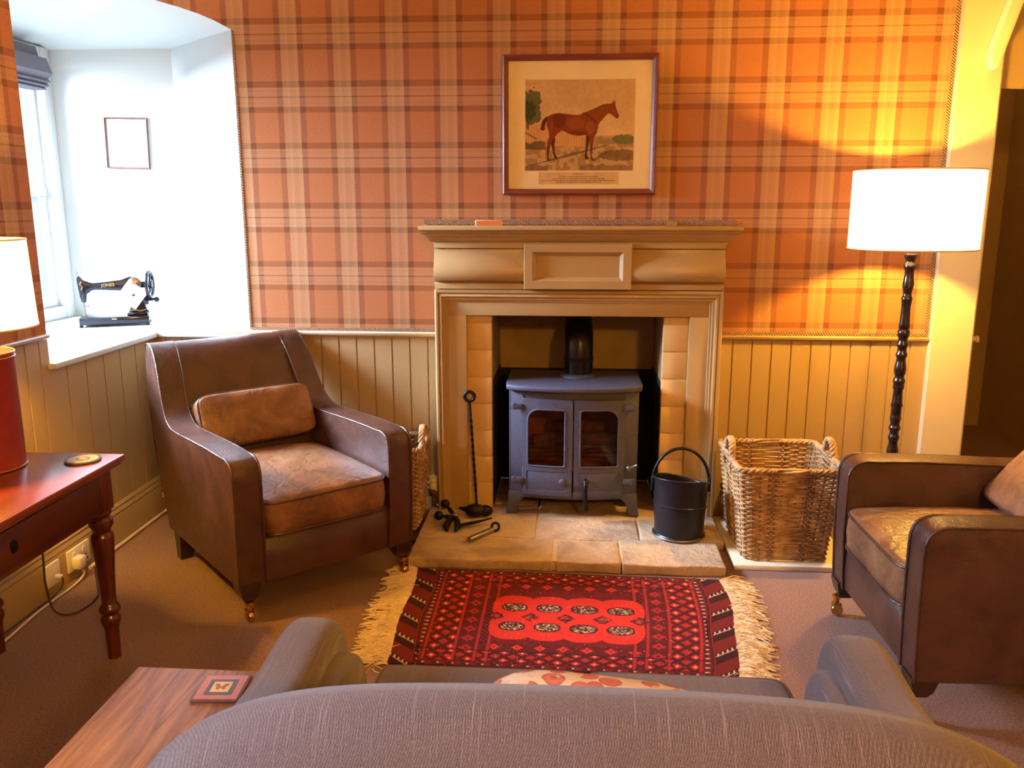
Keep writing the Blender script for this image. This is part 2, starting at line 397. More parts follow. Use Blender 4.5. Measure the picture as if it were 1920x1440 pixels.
# alcove window: frame, sashes, glazing bars, panes
W1 = thing('window_1', 'white framed sash window at the back of the recess', 'window', (-2.66, 3.5, SILL)); W1['kind'] = 'structure'
m = M()
for y0, y1, z0, z1 in [(-.77, -.62, 0, 1.34), (.80, .85, 0, 1.34), (-.62, .80, 0, .06), (-.62, .80, 1.26, 1.34)]: m.box(-.07, .03, y0, y1, z0, z1, .006)
m.box(-.05, .035, .77, .81, 0, 1.34, .006)
obj('window_frame', m, MT['white'], W1)
m = M()
for z in (.06, .62, 1.20): m.box(-.05, -.01, -.62, .79, z, z+.05, .004)
for y in (-.62, -.15, .32, .755): m.box(-.045, -.015, y, y+.03, .06, 1.25, .004)
obj('sash_bars', m, MT['white'], W1)
obj('pane', M().box(-.034, -.030, -.62, .79, .06, 1.25), MT['glass'], W1)
# rear part of the room, out of the picture: walls with a second window behind the camera
m = M()
m.box(XL-.04, XL-.02, YR, -.60, 0, ZC); m.box(XL-.04, XL-.02, .80, 3.0, 0, ZC); m.box(XL-.04, XL-.02, -.60, .80, 0, .95); m.box(XL-.04, XL-.02, -.60, .80, 2.15, ZC)
bpy.data.objects.remove(bpy.data.objects['wall_left'])
m2 = M(); m2.box(XL-.02, XL, .80, 2.99, .95, ZC); m2.box(XL-.02, XL, 2.99, YB+.02, 2.30, ZC); m2.box(XL-.02, XL, YR, -.60, .95, ZC); m2.box(XL-.02, XL, -.60, .80, 2.15, ZC)
struct('wall_left', m2, MT['tartan'], 'left wall papered in tartan cloth beside the window recess', 'wall'); struct('wall_left_backing', m, MT['cream'], 'plain backing of the left wall', 'wall')
W2 = thing('window_2', 'white framed window in the left wall behind the sofa', 'window', (XL-.03, .10, .95)); W2['kind'] = 'structure'
m = M()
for y0, y1, z0, z1 in [(-.70, -.64, 0, 1.2), (.64, .70, 0, 1.2), (-.64, .64, 0, .06), (-.64, .64, 1.14, 1.2), (-.02, .02, .06, 1.14), (-.64, .64, .58, .62)]: m.box(-.03, .03, y0, y1, z0, z1, .004)
obj('window_frame', m, MT['white'], W2); obj('pane', M().box(-.004, 0, -.64, .64, .06, 1.14), MT['glass'], W2)
struct('wall_rear', M().box(-2.0, XR, YR-.02, YR, 0, ZC), MT['dado'], 'plain wall behind the sofa', 'wall')
struct('wall_right', M().box(XR, XR+.02, YR, 5.67, 0, ZC), MT['dado'], 'dim boarded wall at the right beyond the post', 'wall')
struct('wall_passage', M().box(1.5, XR+.02, 5.65, 5.67, 0, ZC), MT['dado'], 'dim end wall of the passage behind the post', 'wall')
struct('wall_passage_left', M().box(1.56, 1.58, YB+.1, 5.65, 0, ZC), MT['dado'], 'side wall of the passage hidden behind the tartan wall', 'wall')
# boarded bulkhead above the passage opening, post, brace
m = M(); p = beadboard(1.70, XR, 0, 0, .14, .135); m.prism([(q[0], 3.80+q[1]*1.5) for q in p], 'xy', 1.888, ZC)
struct('wall_bulkhead', m, MT['dado'], 'boarded bulkhead over the dark passage opening at top right', 'wall', 20)
m = M()
m.prism([(1.554, 3.765), (1.722, 3.765), (1.722, 3.96), (1.552, 3.96), (1.552, 3.80)], 'xy', 0, ZC, .004)
m.box(1.715, 1.738, 3.785, 3.93, 0, ZC, .003)
struct('trim_10', m, MT['cream'], 'cream painted timber post at the end of the tartan wall', 'post')
m = M(); m.prism([(-.031, .05), (.0, 0), (.016, 0.01), (.016, .62), (-.031, .62)], 'xz', -.03, .03, .004).xf(Matrix.Translation((1.664, 3.734, 1.95)) @ Matrix.Rotation(radians(15.5), 4, 'Y'))
struct('trim_11', m, MT['cream'], 'cream diagonal brace rising from the post to the ceiling', 'brace')
m = M(); m.lathe([(.0, 0), (.012, 0), (.012, .03), (.016, .034), (.016, .044), (0, .046)], 16)
m.xf(Matrix.Translation((1.737, 3.84, .845)) @ Matrix.Rotation(radians(90), 4, 'Y'))
struct('trim_12', m, MT['cream'], 'small knob on the side of the cream post', 'knob')

# ------------------------------------------------------------------ fireplace
SX = .0255
F = thing('fireplace_surround', 'putty painted mantelpiece with ogee frieze around the black stove', 'fireplace', (SX, YB, 0))
def fx(m): return m.xf(Matrix.Translation((-SX, -YB, 0)))
zb, x0, x1, z1 = .046, -.600, .651, 1.06
for s in (0, 1):
    m = M()
    if s == 0: m.box(x0+.004, -.462, 3.722, YB, zb, .945, .002)
    else: m.box(.513, x1-.004, 3.722, YB, zb, .945, .002)
    obj('jamb', fx(m), MT['paint'], F)
obj('header', fx(M().box(x0+.004, x1-.004, 3.722, YB, .945, z1-.002, .002)), MT['paint'], F)
prof = [(0, YB), (0, 3.708), (.006, 3.700), (.014, 3.700), (.016, 3.708), (.022, 3.704), (.030, 3.702), (.036, 3.710), (.044, 3.710), (.047, 3.716), (.055, 3.718), (.058, 3.7225), (.058, 3.73)]
R = [[(x0+d, y, zb), (x0+d, y, z1-d), (x1-d, y, z1-d), (x1-d, y, zb)] for d, y in prof]
obj('frame_moulding', fx(M().rings(R, False, False)), MT['paint'], F, 25)
obj('frieze_board', fx(M().box(-.594, .645, 3.716, YB, z1, 1.262, .002)), MT['paint'], F)
og = [(3.72, 1.064), (3.702, 1.064), (3.702, 1.086), (3.713, 1.092), (3.706, 1.095), (3.690, 1.101), (3.680, 1.112), (3.675, 1.128), (3.676, 1.148), (3.682, 1.168), (3.692, 1.188), (3.701, 1.206), (3.706, 1.222), (3.707, 1.234), (3.712, 1.237), (3.700, 1.240), (3.700, 1.260), (3.72, 1.262)]
for a, b in ((-.597, -.206), (.253, .648)): obj('ogee_panel', fx(M().prism(og, 'yz', a, b, .0015)), MT['paint'], F, 25)
m = M(); a, b, c, d = -.206, .253, 1.066, 1.261
R = [[(a+t, y, c+t), (b-t, y, c+t), (b-t, y, d-t), (a+t, y, d-t)] for t, y in [(0, 3.72), (0, 3.676), (.002, 3.673), (.036, 3.673), (.038, 3.677), (.050, 3.688), (.052, 3.692)]]
m.rings(R, True, True); obj('centre_panel', fx(m), MT['paint'], F, 20)
cp = [(0, 1.258), (.012, 1.258), (.012, 1.266), (.022, 1.270), (.030, 1.280), (.033, 1.290), (.042, 1.291), (.044, 1.299), (.055, 1.304), (.060, 1.315), (.0, 1.316)]
R = [[(-.594-o, YB, z), (-.594-o, 3.716-o, z), (.645+o, 3.716-o, z), (.645+o, YB, z)] for o, z in cp]
obj('cornice', fx(M().rings(R, False, False)), MT['paint'], F, 20)
obj('mantel_shelf', fx(M().box(-.655, .706, 3.640, YB, 1.3155, 1.334, .004)), MT['paint'], F)
for a, b in ((-.464, -.352), (.404, .515)):
    m = M(); z = zb; k = 0
    while z < .94:
        h = min(.122, .944-z); m.box(a, b, 3.748+.001*(k % 2), 3.79, z+.002, z+h-.002, .004); z += .1235; k += 1
    sl = obj('brick_slips', fx(m), MT['slip'], F, 30)
    obj('mortar', fx(M().box(a+.002, b-.002, 3.7515, 3.785, zb, .943)), MT['mortar'], sl)
m = M()
m.box(-.40, -.354, 3.79, 4.24, .045, 1.35); m.box(.406, .45, 3.79, 4.24, .045, 1.35); m.box(-.40, .45, 4.22, 4.26, .045, 1.35); m.box(-.40, .45, 3.80, 4.26, 1.33, 1.36)
m.box(-.40, .45, 3.802, 3.822, .95, 1.35)
struct('wall_fireplace_recess', m, MT['firebox'], 'dim brownish recess behind the stove', 'wall')
m = M(); m.box(-.354, -.350, 3.795, 4.2, .040, .64); m.box(.402, .406, 3.795, 4.2, .040, .64); m.box(-.35, .402, 4.214, 4.219, .040, .62)  # thin dark sheets beside and behind the stove, put in for the shade there
struct('wall_fireplace_shade', m, MT['recess_shade'], 'black sheets standing in for the shade low in the stove recess', 'wall')
# hearth of flagstones
H = thing('hearth', 'raised flagstone hearth in front of the stove', 'hearth', (0, 3.4, 0))
def slab(x0, x1, y0, y1, z1=.045, z0=0.0, seed=1):
    r = random.Random(seed); m = M(); m.box(x0, x1, y0, y1, z0, z1, .007, 3)
    bmesh.ops.subdivide_edges(m.b, edges=[e for e in m.b.edges if e.calc_length() > .05], cuts=5, use_grid_fill=True)
    for v in m.b.verts:
        n = Vector((sin(v.co.x*37+seed)+sin(v.co.y*29+seed*2), sin(v.co.x*23+v.co.z*60), sin(v.co.x*17+v.co.y*21+seed)))*.0016
        if v.co.z > .03: v.co.z += n.z
        if abs(v.co.y-y0) < .02: v.co.y += n.y*3
    m.xf(Matrix.Translation((0, -3.4, 0))); return m
def ys(x): return 3.128-.004*x
for i, (a, b, c, d) in enumerate([(-.64, -.062, 3.158, 3.385), (-.045, .208, 3.155, 3.375), (.213, .615, 3.150, 3.40), (-.64, -.14, 3.395, 3.80), (-.135, .30, 3.388, 4.20), (.306, .65, 3.41, 3.80), ]):
    obj('flagstone', slab(a, b, c, d, .044+.0008*(i % 2), 0, i), MT['stone'], H, 40)
obj('flagstone', slab(-.35, -.145, 3.81, 4.2, .044, 0, 9), MT['stone'], H, 40); obj('flagstone', slab(.31, .40, 3.81, 4.2, .044, 0, 8), MT['stone'], H, 40)
obj('mortar_joints', M().box(-.63, .60, 3.172, 3.79, 0, .0395).xf(Matrix.Translation((0, -3.4, 0))), MT['mortar'], H)
m = M().box(.66, 1.13, 3.225, 3.77, 0, .022, .004); tag(obj('base_slab', m, MT['cream']), 'low pale stone slab under the right log basket', 'slab')

# ------------------------------------------------------------------ stove
S = thing('wood_stove', 'charcoal cast iron stove with two glazed doors in the fireplace', 'stove', (.016, 3.83, .0465))
OX, OY, OZ = .016, 3.80, .053
def sx(m): return m.xf(Matrix.Translation((-OX, -OY, -OZ)))
def bow(x): return 3.612+.045*((x-OX)/.285)**2
def bowpts(hw, off, n=12): return [(OX-hw+2*hw*k/n, bow(OX-hw+2*hw*k/n)-off) for k in range(n+1)]
m = M()
m.box(-.270, -.258, 3.655, 3.98, .155, .632, .002); m.box(.290, .302, 3.655, 3.98, .155, .632, .002); m.box(-.27, .302, 3.965, 3.98, .155, .632, .002)
m.box(-.268, .30, 3.66, 3.97, .155, .17)
for a, b in ((-.270, -.208), (.240, .302)):
    m.prism([(a, 3.68)]+[(a+(b-a)*k/4, bow(a+(b-a)*k/4)) for k in range(5)]+[(b, 3.68)], 'xy', .150, .632, .003)
m.prism([(-.215, 3.68)]+[(-.215+.46*k/10, bow(-.215+.46*k/10)+.004) for k in range(11)]+[(.245, 3.68)], 'xy', .590, .632)
m.prism([(-.215, 3.68)]+[(-.215+.46*k/10, bow(-.215+.46*k/10)+.004) for k in range(11)]+[(.245, 3.68)], 'xy', .135, .168)
obj('body', sx(m), MT['iron'], S)
m = M(); tp = bowpts(.303, .035); tp = [(tp[0][0], 3.99), (tp[0][0], 3.70)]+[(tp[0][0]+.006, tp[0][1]+.006)]+tp[1:-1]+[(tp[-1][0]-.006, tp[-1][1]+.006)]+[(tp[-1][0], 3.70), (tp[-1][0], 3.99)]
m.prism(tp, 'xy', .630, .655, .008, 3); obj('top_plate', sx(m), MT['iron'], S)
m = M(); m.lathe([(.0, .654), (.085, .654), (.085, .662), (.075, .666), (0, .666)], 32, (.036, 3.86, 0)); obj('flue_collar', sx(m), MT['iron'], S)
pts_ = [(.036, 3.88, .655), (.036, 3.88, .72), (.036, 3.88, .80)]+[(.036, 3.88+.14*(1-cos(t)), .80+.055*sin(t)*1.0) for t in (.3, .6, .9, 1.2, pi/2)]+[(.036, 4.185, .86)]
m = M(); m.tube(pts_, .067, 28)
for z in (.725, .735): m.lathe([(.067, z), (.0705, z+.002), (.0705, z+.006), (.067, z+.008)], 28, (.036, 3.88, 0), False)
obj('flue_pipe', sx(m), MT['flue'], S)
def rrect(x0, x1, z0, z1, rad, k=6):
    P = []
    for (cx, cz, sx_, sz_, r, a0) in [(x1, z1, -1, -1, rad[0], 0), (x0, z1, 1, -1, rad[1], pi/2), (x0, z0, 1, 1, rad[2], pi), (x1, z0, -1, 1, rad[3], 3*pi/2)]:
        for i in range(k+1):
            t = a0+pi/2*i/k; P.append((cx+sx_*r+r*cos(t), cz+sz_*r+r*sin(t)))
    return P
def ringplate(m, outer, inner, d):
    n = len(outer); prof = [(outer, d), (outer, .003), ([(o[0]*.985+i[0]*.015, o[1]*.985+i[1]*.015) for o, i in zip(outer, inner)], 0), ([(o[0]*.06+i[0]*.94, o[1]*.06+i[1]*.94) for o, i in zip(outer, inner)], 0), (inner, .004), (inner, d)]
    R = [[(p[0], y, p[1]) for p in L] for L, y in prof]+[[(p[0], d, p[1]) for p in outer]]
    m.rings(R, True, False)
def bend(m, off):
    bmesh.ops.subdivide_edges(m.b, edges=[e for e in m.b.edges if abs(e.verts[0].co.x-e.verts[1].co.x) > .05], cuts=4)
    return m.fn(lambda c: (c.x, bow(c.x)-off+c.y, c.z))
for side, (a, b, ga, gb) in enumerate([(-.210, .013, -.186, -.020), (.019, .242, .046, .214)]):
    lab = None
    m = M(); ringplate(m, rrect(a, b, .280, .595, (.006,)*4), rrect(ga, gb, .292, .550, (.014, .05, .012, .012) if side == 0 else (.05, .014, .012, .012)), .018)
    m.box(a, b, .002, .018, .152, .279, .002)
    q = rrect(ga-.004, gb+.004, .180, .268, (.006,)*4, 3); ringplate(m, rrect(a+.004, b-.004, .158, .281, (.006,)*4, 3), q, .006)
    dr = obj('door', sx(bend(m, .018)), MT['iron'], S, 30)
    m = M(); m.grid(lambda u, v: (a+.01+(b-a-.02)*u, .010, .283+.30*v), 8, 2); obj('glass_pane', sx(bend(m, .018)), MT['stoveglass'], dr)
    m = M(); m.tube([(p[0], .001, p[1]) for p in rrect(ga, gb, .292, .550, (.014, .05, .012, .012) if side == 0 else (.05, .014, .012, .012))], .004, 6, True); obj('glass_bead', sx(bend(m, .018)), MT['iron'], dr)
    hx = a if side == 0 else b; sg = -1 if side == 0 else 1
    for z in (.560, .222):
        m = M(); m.box(hx-.004, hx+sg*.05, bow(hx)-.026, bow(hx)-.004, z-.013, z+.013, .005) if sg > 0 else m.box(hx+sg*.05, hx+.004, bow(hx)-.026, bow(hx)-.004, z-.013, z+.013, .005)
        m.lathe([(0, -.016), (.009, -.014), (.009, .014), (0, .016)], 12, (hx+sg*.036, bow(hx)-.018, z)); obj('hinge', sx(m), MT['iron'], dr)
    if side == 0:
        m = M(); m.lathe([(0, 0), (.016, 0), (.016, -.006), (.008, -.010), (.012, -.018), (0, -.02)], 16); m.xf(Matrix.Translation((-.03, bow(-.03)-.016, .222)) @ Matrix.Rotation(radians(-90), 4, 'X')); obj('air_knob', sx(m), MT['iron'], dr)
    else:
        m = M(); hxx = .073; y = bow(hxx)-.02
        m.tube([(hxx, y+.01, .232), (hxx, y-.02, .236), (hxx, y-.034, .226), (hxx, y-.036, .20), (hxx, y-.034, .15), (hxx+.003, y-.034, .105)], [.008, .010, .010, .009, .010, .011], 12)
        m.sphere((hxx, y-.024, .232), .013); obj('handle', sx(m), MT['iron2'], dr)
m = M(); m.tube([(.262, 3.64, .29), (.262, 3.60, .292), (.295, 3.575, .315)], .005, 8); m.sphere((.262, 3.61, .29), .012); obj('air_lever', sx(m), MT['steel'], S)
for a, sg, y in ((-.272, 1, 3.655), (.304, -1, 3.655), (-.272, 1, 3.95), (.304, -1, 3.95)):
    p = [(a, .160), (a-sg*.004, .10), (a-sg*.012, .054), (a+sg*.044, .054), (a+sg*.040, .080), (a+sg*.046, .105), (a+sg*.064, .128), (a+sg*.098, .146), (a+sg*.12, .160)]
    obj('leg', sx(M().prism(p, 'xz', y-.012, y+.035, .004)), MT['iron'], S)
m = M(); m.box(-.257, .289, 3.93, 3.962, .17, .628); m.box(-.257, -.235, 3.69, 3.93, .17, .628); m.box(.267, .289, 3.69, 3.93, .17, .628); m.box(-.257, .289, 3.69, 3.96, .60, .628)
obj('firebrick_lining', sx(m), MT['firebrick'], S)
m = M()
for k in range(5): m.box(-.21+.005*k, .24-.005*k, 3.72+.028*k, 3.735+.028*k, .285+.012*k, .300+.012*k, .004)
obj('grate', sx(m), MT['ash'], S)
m = M(); m.tube([(-.17, 3.80, .355), (-.02, 3.82, .365), (.06, 3.82, .36)], .034, 10); m.tube([(.03, 3.84, .36), (.13, 3.81, .365), (.21, 3.83, .36)], .032, 10); m.tube([(-.1, 3.88, .40), (.05, 3.86, .42), (.15, 3.88, .41)], .032, 10)
obj('charred_log', sx(m), MT['ash'], S)

# ------------------------------------------------------------------ mantel things and pictures
m = M(); m.box(-.058, .058, -.02, .02, 0, .024, .001); q = obj('matchbox', m, MT['matchedge']); q.location = (-.355, 3.675, 1.334); q.rotation_euler = (0, 0, radians(1))
tag(q, 'small orange matchbox lying on the mantel shelf', 'matchbox')
obj('printed_face', M().box(-.052, .052, -.0212, -.0198, .003, .021), MT['match'], q)

def set_cols(o, arr):
    a = o.data.color_attributes.new('Col', 'FLOAT_COLOR', 'POINT')
    full = np.ones((len(o.data.vertices), 4), dtype=np.float32); full[:, :3] = arr; a.data.foreach_set('color', full.ravel())
def L3(*c): return np.array(lin(*c)[:3])
def inpoly(px, py, poly):
    ins = np.zeros(px.shape, bool); n = len(poly)
    for i in range(n):
        x1, y1 = poly[i]; x2, y2 = poly[(i+1) % n]
        if y1 == y2: continue
        c = ((y1 > py) != (y2 > py)) & (px < (x2-x1)*(py-y1)/(y2-y1)+x1); ins ^= c
    return ins
def smooth_poly(P, k=4):
    P = np.array(P, float); n = len(P); out = []
    for i in range(n):
        p0, p1, p2, p3 = P[i-1], P[i], P[(i+1) % n], P[(i+2) % n]
        for j in range(k):
            t = j/k; out.append(.5*((2*p1)+(-p0+p2)*t+(2*p0-5*p1+4*p2-p3)*t*t+(-p0+3*p1-3*p2+p3)*t**3))
    return out
def smooth_open(P, k=3):
    P = [np.array(p, float) for p in P]; out = []; n = len(P)
    for i in range(n-1):
        p0, p1, p2, p3 = P[max(i-1, 0)], P[i], P[i+1], P[min(i+2, n-1)]
        for j in range(k):
            t = j/k; out.append(tuple(.5*((2*p1)+(-p0+p2)*t+(2*p0-5*p1+4*p2-p3)*t*t+(-p0+3*p1-3*p2+p3)*t**3)))
    return out+[tuple(P[-1])]
def vnoise(x, y, s, seed=0):
    r = np.random.RandomState(seed); G = r.rand(64, 64); x = x/s; y = y/s
    xi, yi = np.floor(x).astype(int), np.floor(y).astype(int); fx_, fy = x-xi, y-yi
    fx_ = fx_*fx_*(3-2*fx_); fy = fy*fy*(3-2*fy); g = lambda a, b: G[a % 64, b % 64]
    return (g(xi, yi)*(1-fx_)+g(xi+1, yi)*fx_)*(1-fy)+(g(xi, yi+1)*(1-fx_)+g(xi+1, yi+1)*fx_)*fy
def paint_horse(X, Y):   # X, Y run over the print: 310..1300 across, 325..1150 down
    rnd = lambda s, k=0: vnoise(X, Y, s, k)
    sky = L3(206, 168, 116)+(L3(228, 194, 140)-L3(206, 168, 116))*(.5*rnd(150, 1)+.5*np.clip((Y-500)/300, 0, 1))[..., None]
    c = sky.copy()
    def put(mask, col, a=1.0):
        a = (mask.astype(float)*a)[..., None]; c[:] = c*(1-a)+col*a
    hor = 835+6*np.sin(X/60)
    put(Y > hor, L3(196, 158, 104)); put((Y > hor) & (rnd(40, 2) > .55), L3(158, 128, 80), .7)
    put((X > 950) & (Y > 850) & (Y < 905) & (rnd(14, 3) > .35), L3(140, 128, 78), .8)
    put((((X-1220)/110)**2+((Y-865)/45)**2 < 1+.5*(rnd(18, 4)-.5)), L3(104, 108, 66), .9)
    put((Y > 690) & (Y < 925) & (X < 870) & (Y > 690+(X-310)*.12), L3(216, 164, 100), .9)     # paling fence
    put((Y > 700) & (Y < 920) & (X < 870) & (Y > 690+(X-310)*.12) & ((X % 26) < 4), L3(170, 120, 66), .7)
    put(Y > 930, L3(206, 168, 112), .8); put((Y > 925) & (rnd(34, 5) > .56), L3(160, 120, 72), .7)
    put((Y > 890-.05*X+30*rnd(20, 6)) & (Y < 955) & (X < 500), L3(96, 74, 50), .85)
    put((((X-1180)/190)**2+((Y-1010)/48)**2 < .7+.8*(rnd(25, 7))), L3(110, 80, 50), .8)
    put((Y > 1070+60*rnd(60, 8)) & ((X > 820) | (X < 520)), L3(128, 92, 62), .7)
    put(np.abs(Y-(1052-(X-545)*.26)) < 14*(1-np.abs(X-720)/420), L3(108, 78, 48), .8)        # ground shadow
    put(np.abs(Y-(1050-(X-950)*.62)) < 10*(X > 950)*(X < 1080), L3(108, 78, 48), .7)
    put((((X-365)/105)**2+((Y-560)/165)**2 < .45+.9*rnd(26, 9)) & (Y < 730), L3(92, 100, 58), .95)    # tree
    put((((X-345)/80)**2+((Y-600)/110)**2 < .3+.7*rnd(16, 10)) & (Y < 720), L3(60, 74, 44), .85)
    put((X < 345) & (X > 318) & (Y > 640) & (Y < 770), L3(84, 66, 42), .8)
    put((np.abs(Y-(800+(X-310)*.55)) < 6) & (X < 415), L3(110, 72, 40))
    B, Bd, Bl, K = L3(140, 58, 28), L3(92, 34, 20), L3(170, 84, 44), L3(58, 28, 20)
    far = [(548, 835), (585, 850), (580, 930), (585, 990), (608, 1030), (606, 1040), (584, 1038), (570, 1000), (552, 920), (538, 880)]
    far2 = [(870, 820), (905, 830), (895, 900), (880, 975), (885, 1020), (905, 1040), (862, 1045), (860, 1000), (865, 930)]
    for q in (far, far2): put(inpoly(X, Y, smooth_poly(q)), Bd)
    tail = [(530, 655), (500, 660), (470, 690), (455, 740), (455, 776), (488, 776), (492, 735), (505, 700), (530, 680)]
    put(inpoly(X, Y, smooth_poly(tail)), Bd)
    body = [(505, 690), (520, 655), (560, 632), (620, 626), (690, 632), (745, 640), (800, 642), (840, 622), (890, 606), (950, 580), (1010, 552), (1060, 545), (1092, 540), (1100, 528), (1112, 508), (1114, 528), (1124, 512), (1128, 545), (1134, 580), (1150, 620), (1162, 652), (1152, 674), (1135, 676), (1118, 662), (1090, 640), (1068, 632), (1040, 655), (1010, 690), (985, 720), (975, 760), (962, 810), (945, 840), (935, 900), (928, 960), (922, 1010), (935, 1040), (955, 1055), (925, 1060), (912, 1035), (908, 980), (902, 900), (890, 835), (840, 828), (770, 828), (710, 812), (650, 786), (620, 800), (590, 830), (560, 870), (540, 930), (528, 1000), (530, 1035), (545, 1058), (515, 1058), (512, 1020), (510, 950), (512, 890), (530, 840), (525, 790), (508, 740)]
    hb = inpoly(X, Y, smooth_poly(body, 3)); put(hb, B)
    put(hb & (((X-620)/60)**2+((Y-690)/70)**2 < 1), Bd, .55); put(hb & (((X-770)/90)**2+((Y-720)/50)**2 < 1), Bl, .45)
    put(hb & (((X-900)/40)**2+((Y-760)/60)**2 < 1), Bl, .5); put(hb & (np.abs((X-870)*.8-(Y-640)) < 12) & (X < 960) & (Y > 620), Bd, .6)
    put(hb & (Y > 795) & (Y < 840) & (X > 640) & (X < 880), Bd, .6); put(hb & (X > 540) & (X < 560) & (Y > 690) & (Y < 800), Bl, .5)
    put(hb & (Y < 610+.0*X) & (X < 1060) & (np.abs(Y-(600-(X-890)*.35)) < 14), K, .45)
    put(hb & (Y > 925), K, .55); put(hb & (((X-1122)/6)**2+((Y-580)/5)**2 < 1), K); put(hb & (X > 1140) & (Y > 640), Bd, .7)
    c *= (.88+.24*rnd(7, 12))[..., None]*(.94+.12*rnd(40, 13))[..., None]
    return c
def grid_obj(name, x0, x1, z0, z1, y, nx, nz, mat, parent):
    m = M(); m.grid(lambda u, v: (x0+(x1-x0)*u, y, z0+(z1-z0)*v), nx, nz); return obj(name, m, mat, parent, 0)
def flip_front(o):
    return o
P1 = thing('framed_horse_print', 'framed print of a chestnut horse above the mantel', 'picture', (.0225, YB, 1.752), 0)
def picframe(w, h, fw, d, y0):
    R = [[(-w+t, y, -h+t), (w-t, y, -h+t), (w-t, y, h-t), (-w+t, y, h-t)] for t, y in [(.002, y0), (0, y0-d*.5), (.002, y0-d*.85), (fw*.3, y0-d), (fw*.55, y0-d*.9), (fw*.75, y0-d*.75), (fw*.92, y0-d*.55), (fw, y0-d*.5), (fw, y0-.002)]]
    return M().rings(R, True, False)
ob = obj('frame', picframe(.3285, .2885, .026, .028, 0), MT['framewood'], P1, 25)
obj('mount', M().box(-.305, .305, -.008, -.003, -.265, .265), MT['paper'], P1)
pr = grid_obj('horse_print', -.231, .231, -.186, .187, -.0088, 250, 205, colattr('horse_print_inks', .7, .12, 300), P1)
ii, jj = np.meshgrid(np.arange(251), np.arange(206), indexing='ij')
set_cols(pr, paint_horse(310+ii*990/250., 1150-jj*825/205.).reshape(-1, 3))
cap = obj('caption_strip', M().box(-.172, .168, -.0092, -.0082, -.243, -.192), simple('caption_paper', lin(218, 182, 124), .85), P1)
m = M(); r = random.Random(3)
for zz, hw in ((-.201, .022), (-.212, .085), (-.220, .115), (-.2275, .155), (-.2345, .10)):
    x = -hw
    while x < hw:
        w = r.uniform(.004, .012); m.box(x, min(x+w, hw), -.0096, -.0091, zz-.0014, zz+.0014); x += w+.003
obj('caption_lines', m, MT['ink'], cap, 0)
obj('glazing', M().box(-.305, .305, -.0125, -.0115, -.265, .265), MT['picglass'], P1)

P2 = thing('framed_small_print', 'small thin framed print hanging on the white recess wall', 'picture', (-2.262, YF, 1.728), 0)
P2.rotation_euler = (0, radians(1.2), 0)
obj('frame', picframe(.113, .127, .011, .016, 0), MT['thinframe'], P2, 25)
obj('mount', M().box(-.104, .104, -.006, -.001, -.118, .118), simple('white_mount_card', lin(226, 222, 232), .8, 0, .02), P2)
m = M().box(-.045, .045, -.0068, -.0058, -.015, .068); art = obj('print', m, MT['note'], P2)
obj('caption_line', M().box(-.035, .015, -.0066, -.0058, -.040, -.038), MT['ink'], P2, 0)
m = M(); m.tube([(-.025, -.007, .02), (-.005, -.007, .04), (.015, -.007, .03), (.03, -.007, .045)], .0012, 5); obj('drawing', m, MT['ink'], art, 0)

# ------------------------------------------------------------------ roman blind in the recess
m = M()
for k, (z0, z1, d) in enumerate([(2.10, 2.165, .055), (2.015, 2.11, .115), (1.995, 2.02, .105), (1.978, 1.998, .095), (1.965, 1.98, .08)]):
    m.prism([(0, z0), (d*.8, z0), (d, z0+(z1-z0)*.25), (d*.8, z1), (0, z1)], 'xz', 2.86, 4.17, .006)
m.xf(Matrix.Translation((-2.625, 0, 0)))
bl = tag(obj('roman_blind', m, MT['blind'], None, 30), 'grey cloth roman blind folded up at the top of the recess window', 'blind')

# ------------------------------------------------------------------ sewing machine on the sill
SM = thing('sewing_machine', 'antique black hand crank sewing machine standing on the window sill', 'sewing machine', (-2.235, 4.03, SILL), radians(24))
k_ = .000272
def sw(px, py): return ((px-800)*k_, (1250-(py+(px-800)*.075))*k_)
m = M(); m.box(-.155, .155, -.085, .085, .012, .046, .004)
obj('bed', m, MT['japan'], SM); obj('clasp', M().box(-.012, .012, -.0875, -.084, .034, .042, .002), MT['steel'], SM)
for x in (-.147, .147):
    for y in (-.075, .075): obj('foot', M().lathe([(0, 0), (.01, 0), (.009, .012), (0, .013)], 12, (x, y, 0)), MT['japan'], SM)
head = [(230, 415), (290, 412), (330, 470), (400, 488), (490, 512), (860, 450), (960, 425), (1090, 370), (1170, 400), (1220, 470), (1230, 560), (1260, 660), (1300, 800), (1335, 940), (1360, 1010), (1040, 1020), (1060, 940), (1060, 820), (1040, 700), (985, 640), (900, 628), (500, 632), (420, 680), (370, 720), (350, 850), (275, 855), (245, 640)]
m = M(); m.prism([sw(*p) for p in smooth_poly(head, 2)], 'xz', -.024, .024, .009, 3)
m.box(.055, .150, -.05, .05, .045, .062, .008)
obj('arm', m, MT['japan'], SM)
m = M(); m.lathe([(.0, 0), (.030, 0), (.032, .004), (.022, .008), (0, .010)], 24); m.xf(Matrix.Translation((*[sw(1160, 490)[0]], -.025, sw(1160, 490)[1])) @ Matrix.Rotation(radians(90), 4, 'X'))
obj('bobbin_cover', m, MT['steel'], SM)
m = M(); x, z = sw(300, 860); m.tube([(x, 0, z+.01), (x+.002, 0, .05)], .0035, 8); m.box(x-.008, x+.012, -.006, .006, .048, .054, .001); m.tube([(x, 0, z-.02), (x+.016, -.004, z-.02)], .002, 6); m.sphere((x+.018, -.004, z-.02), .005)
obj('needle_bar', m, MT['steel'], SM); m = M()
m.tube([(sw(240, 410)[0], 0, sw(240, 410)[1]), (sw(230, 290)[0], 0, sw(230, 290)[1])], .0025, 6); m.sphere((sw(243, 340)[0], 0, sw(243, 340)[1]), .004)
obj('presser_screw', m, MT['steel'], SM)
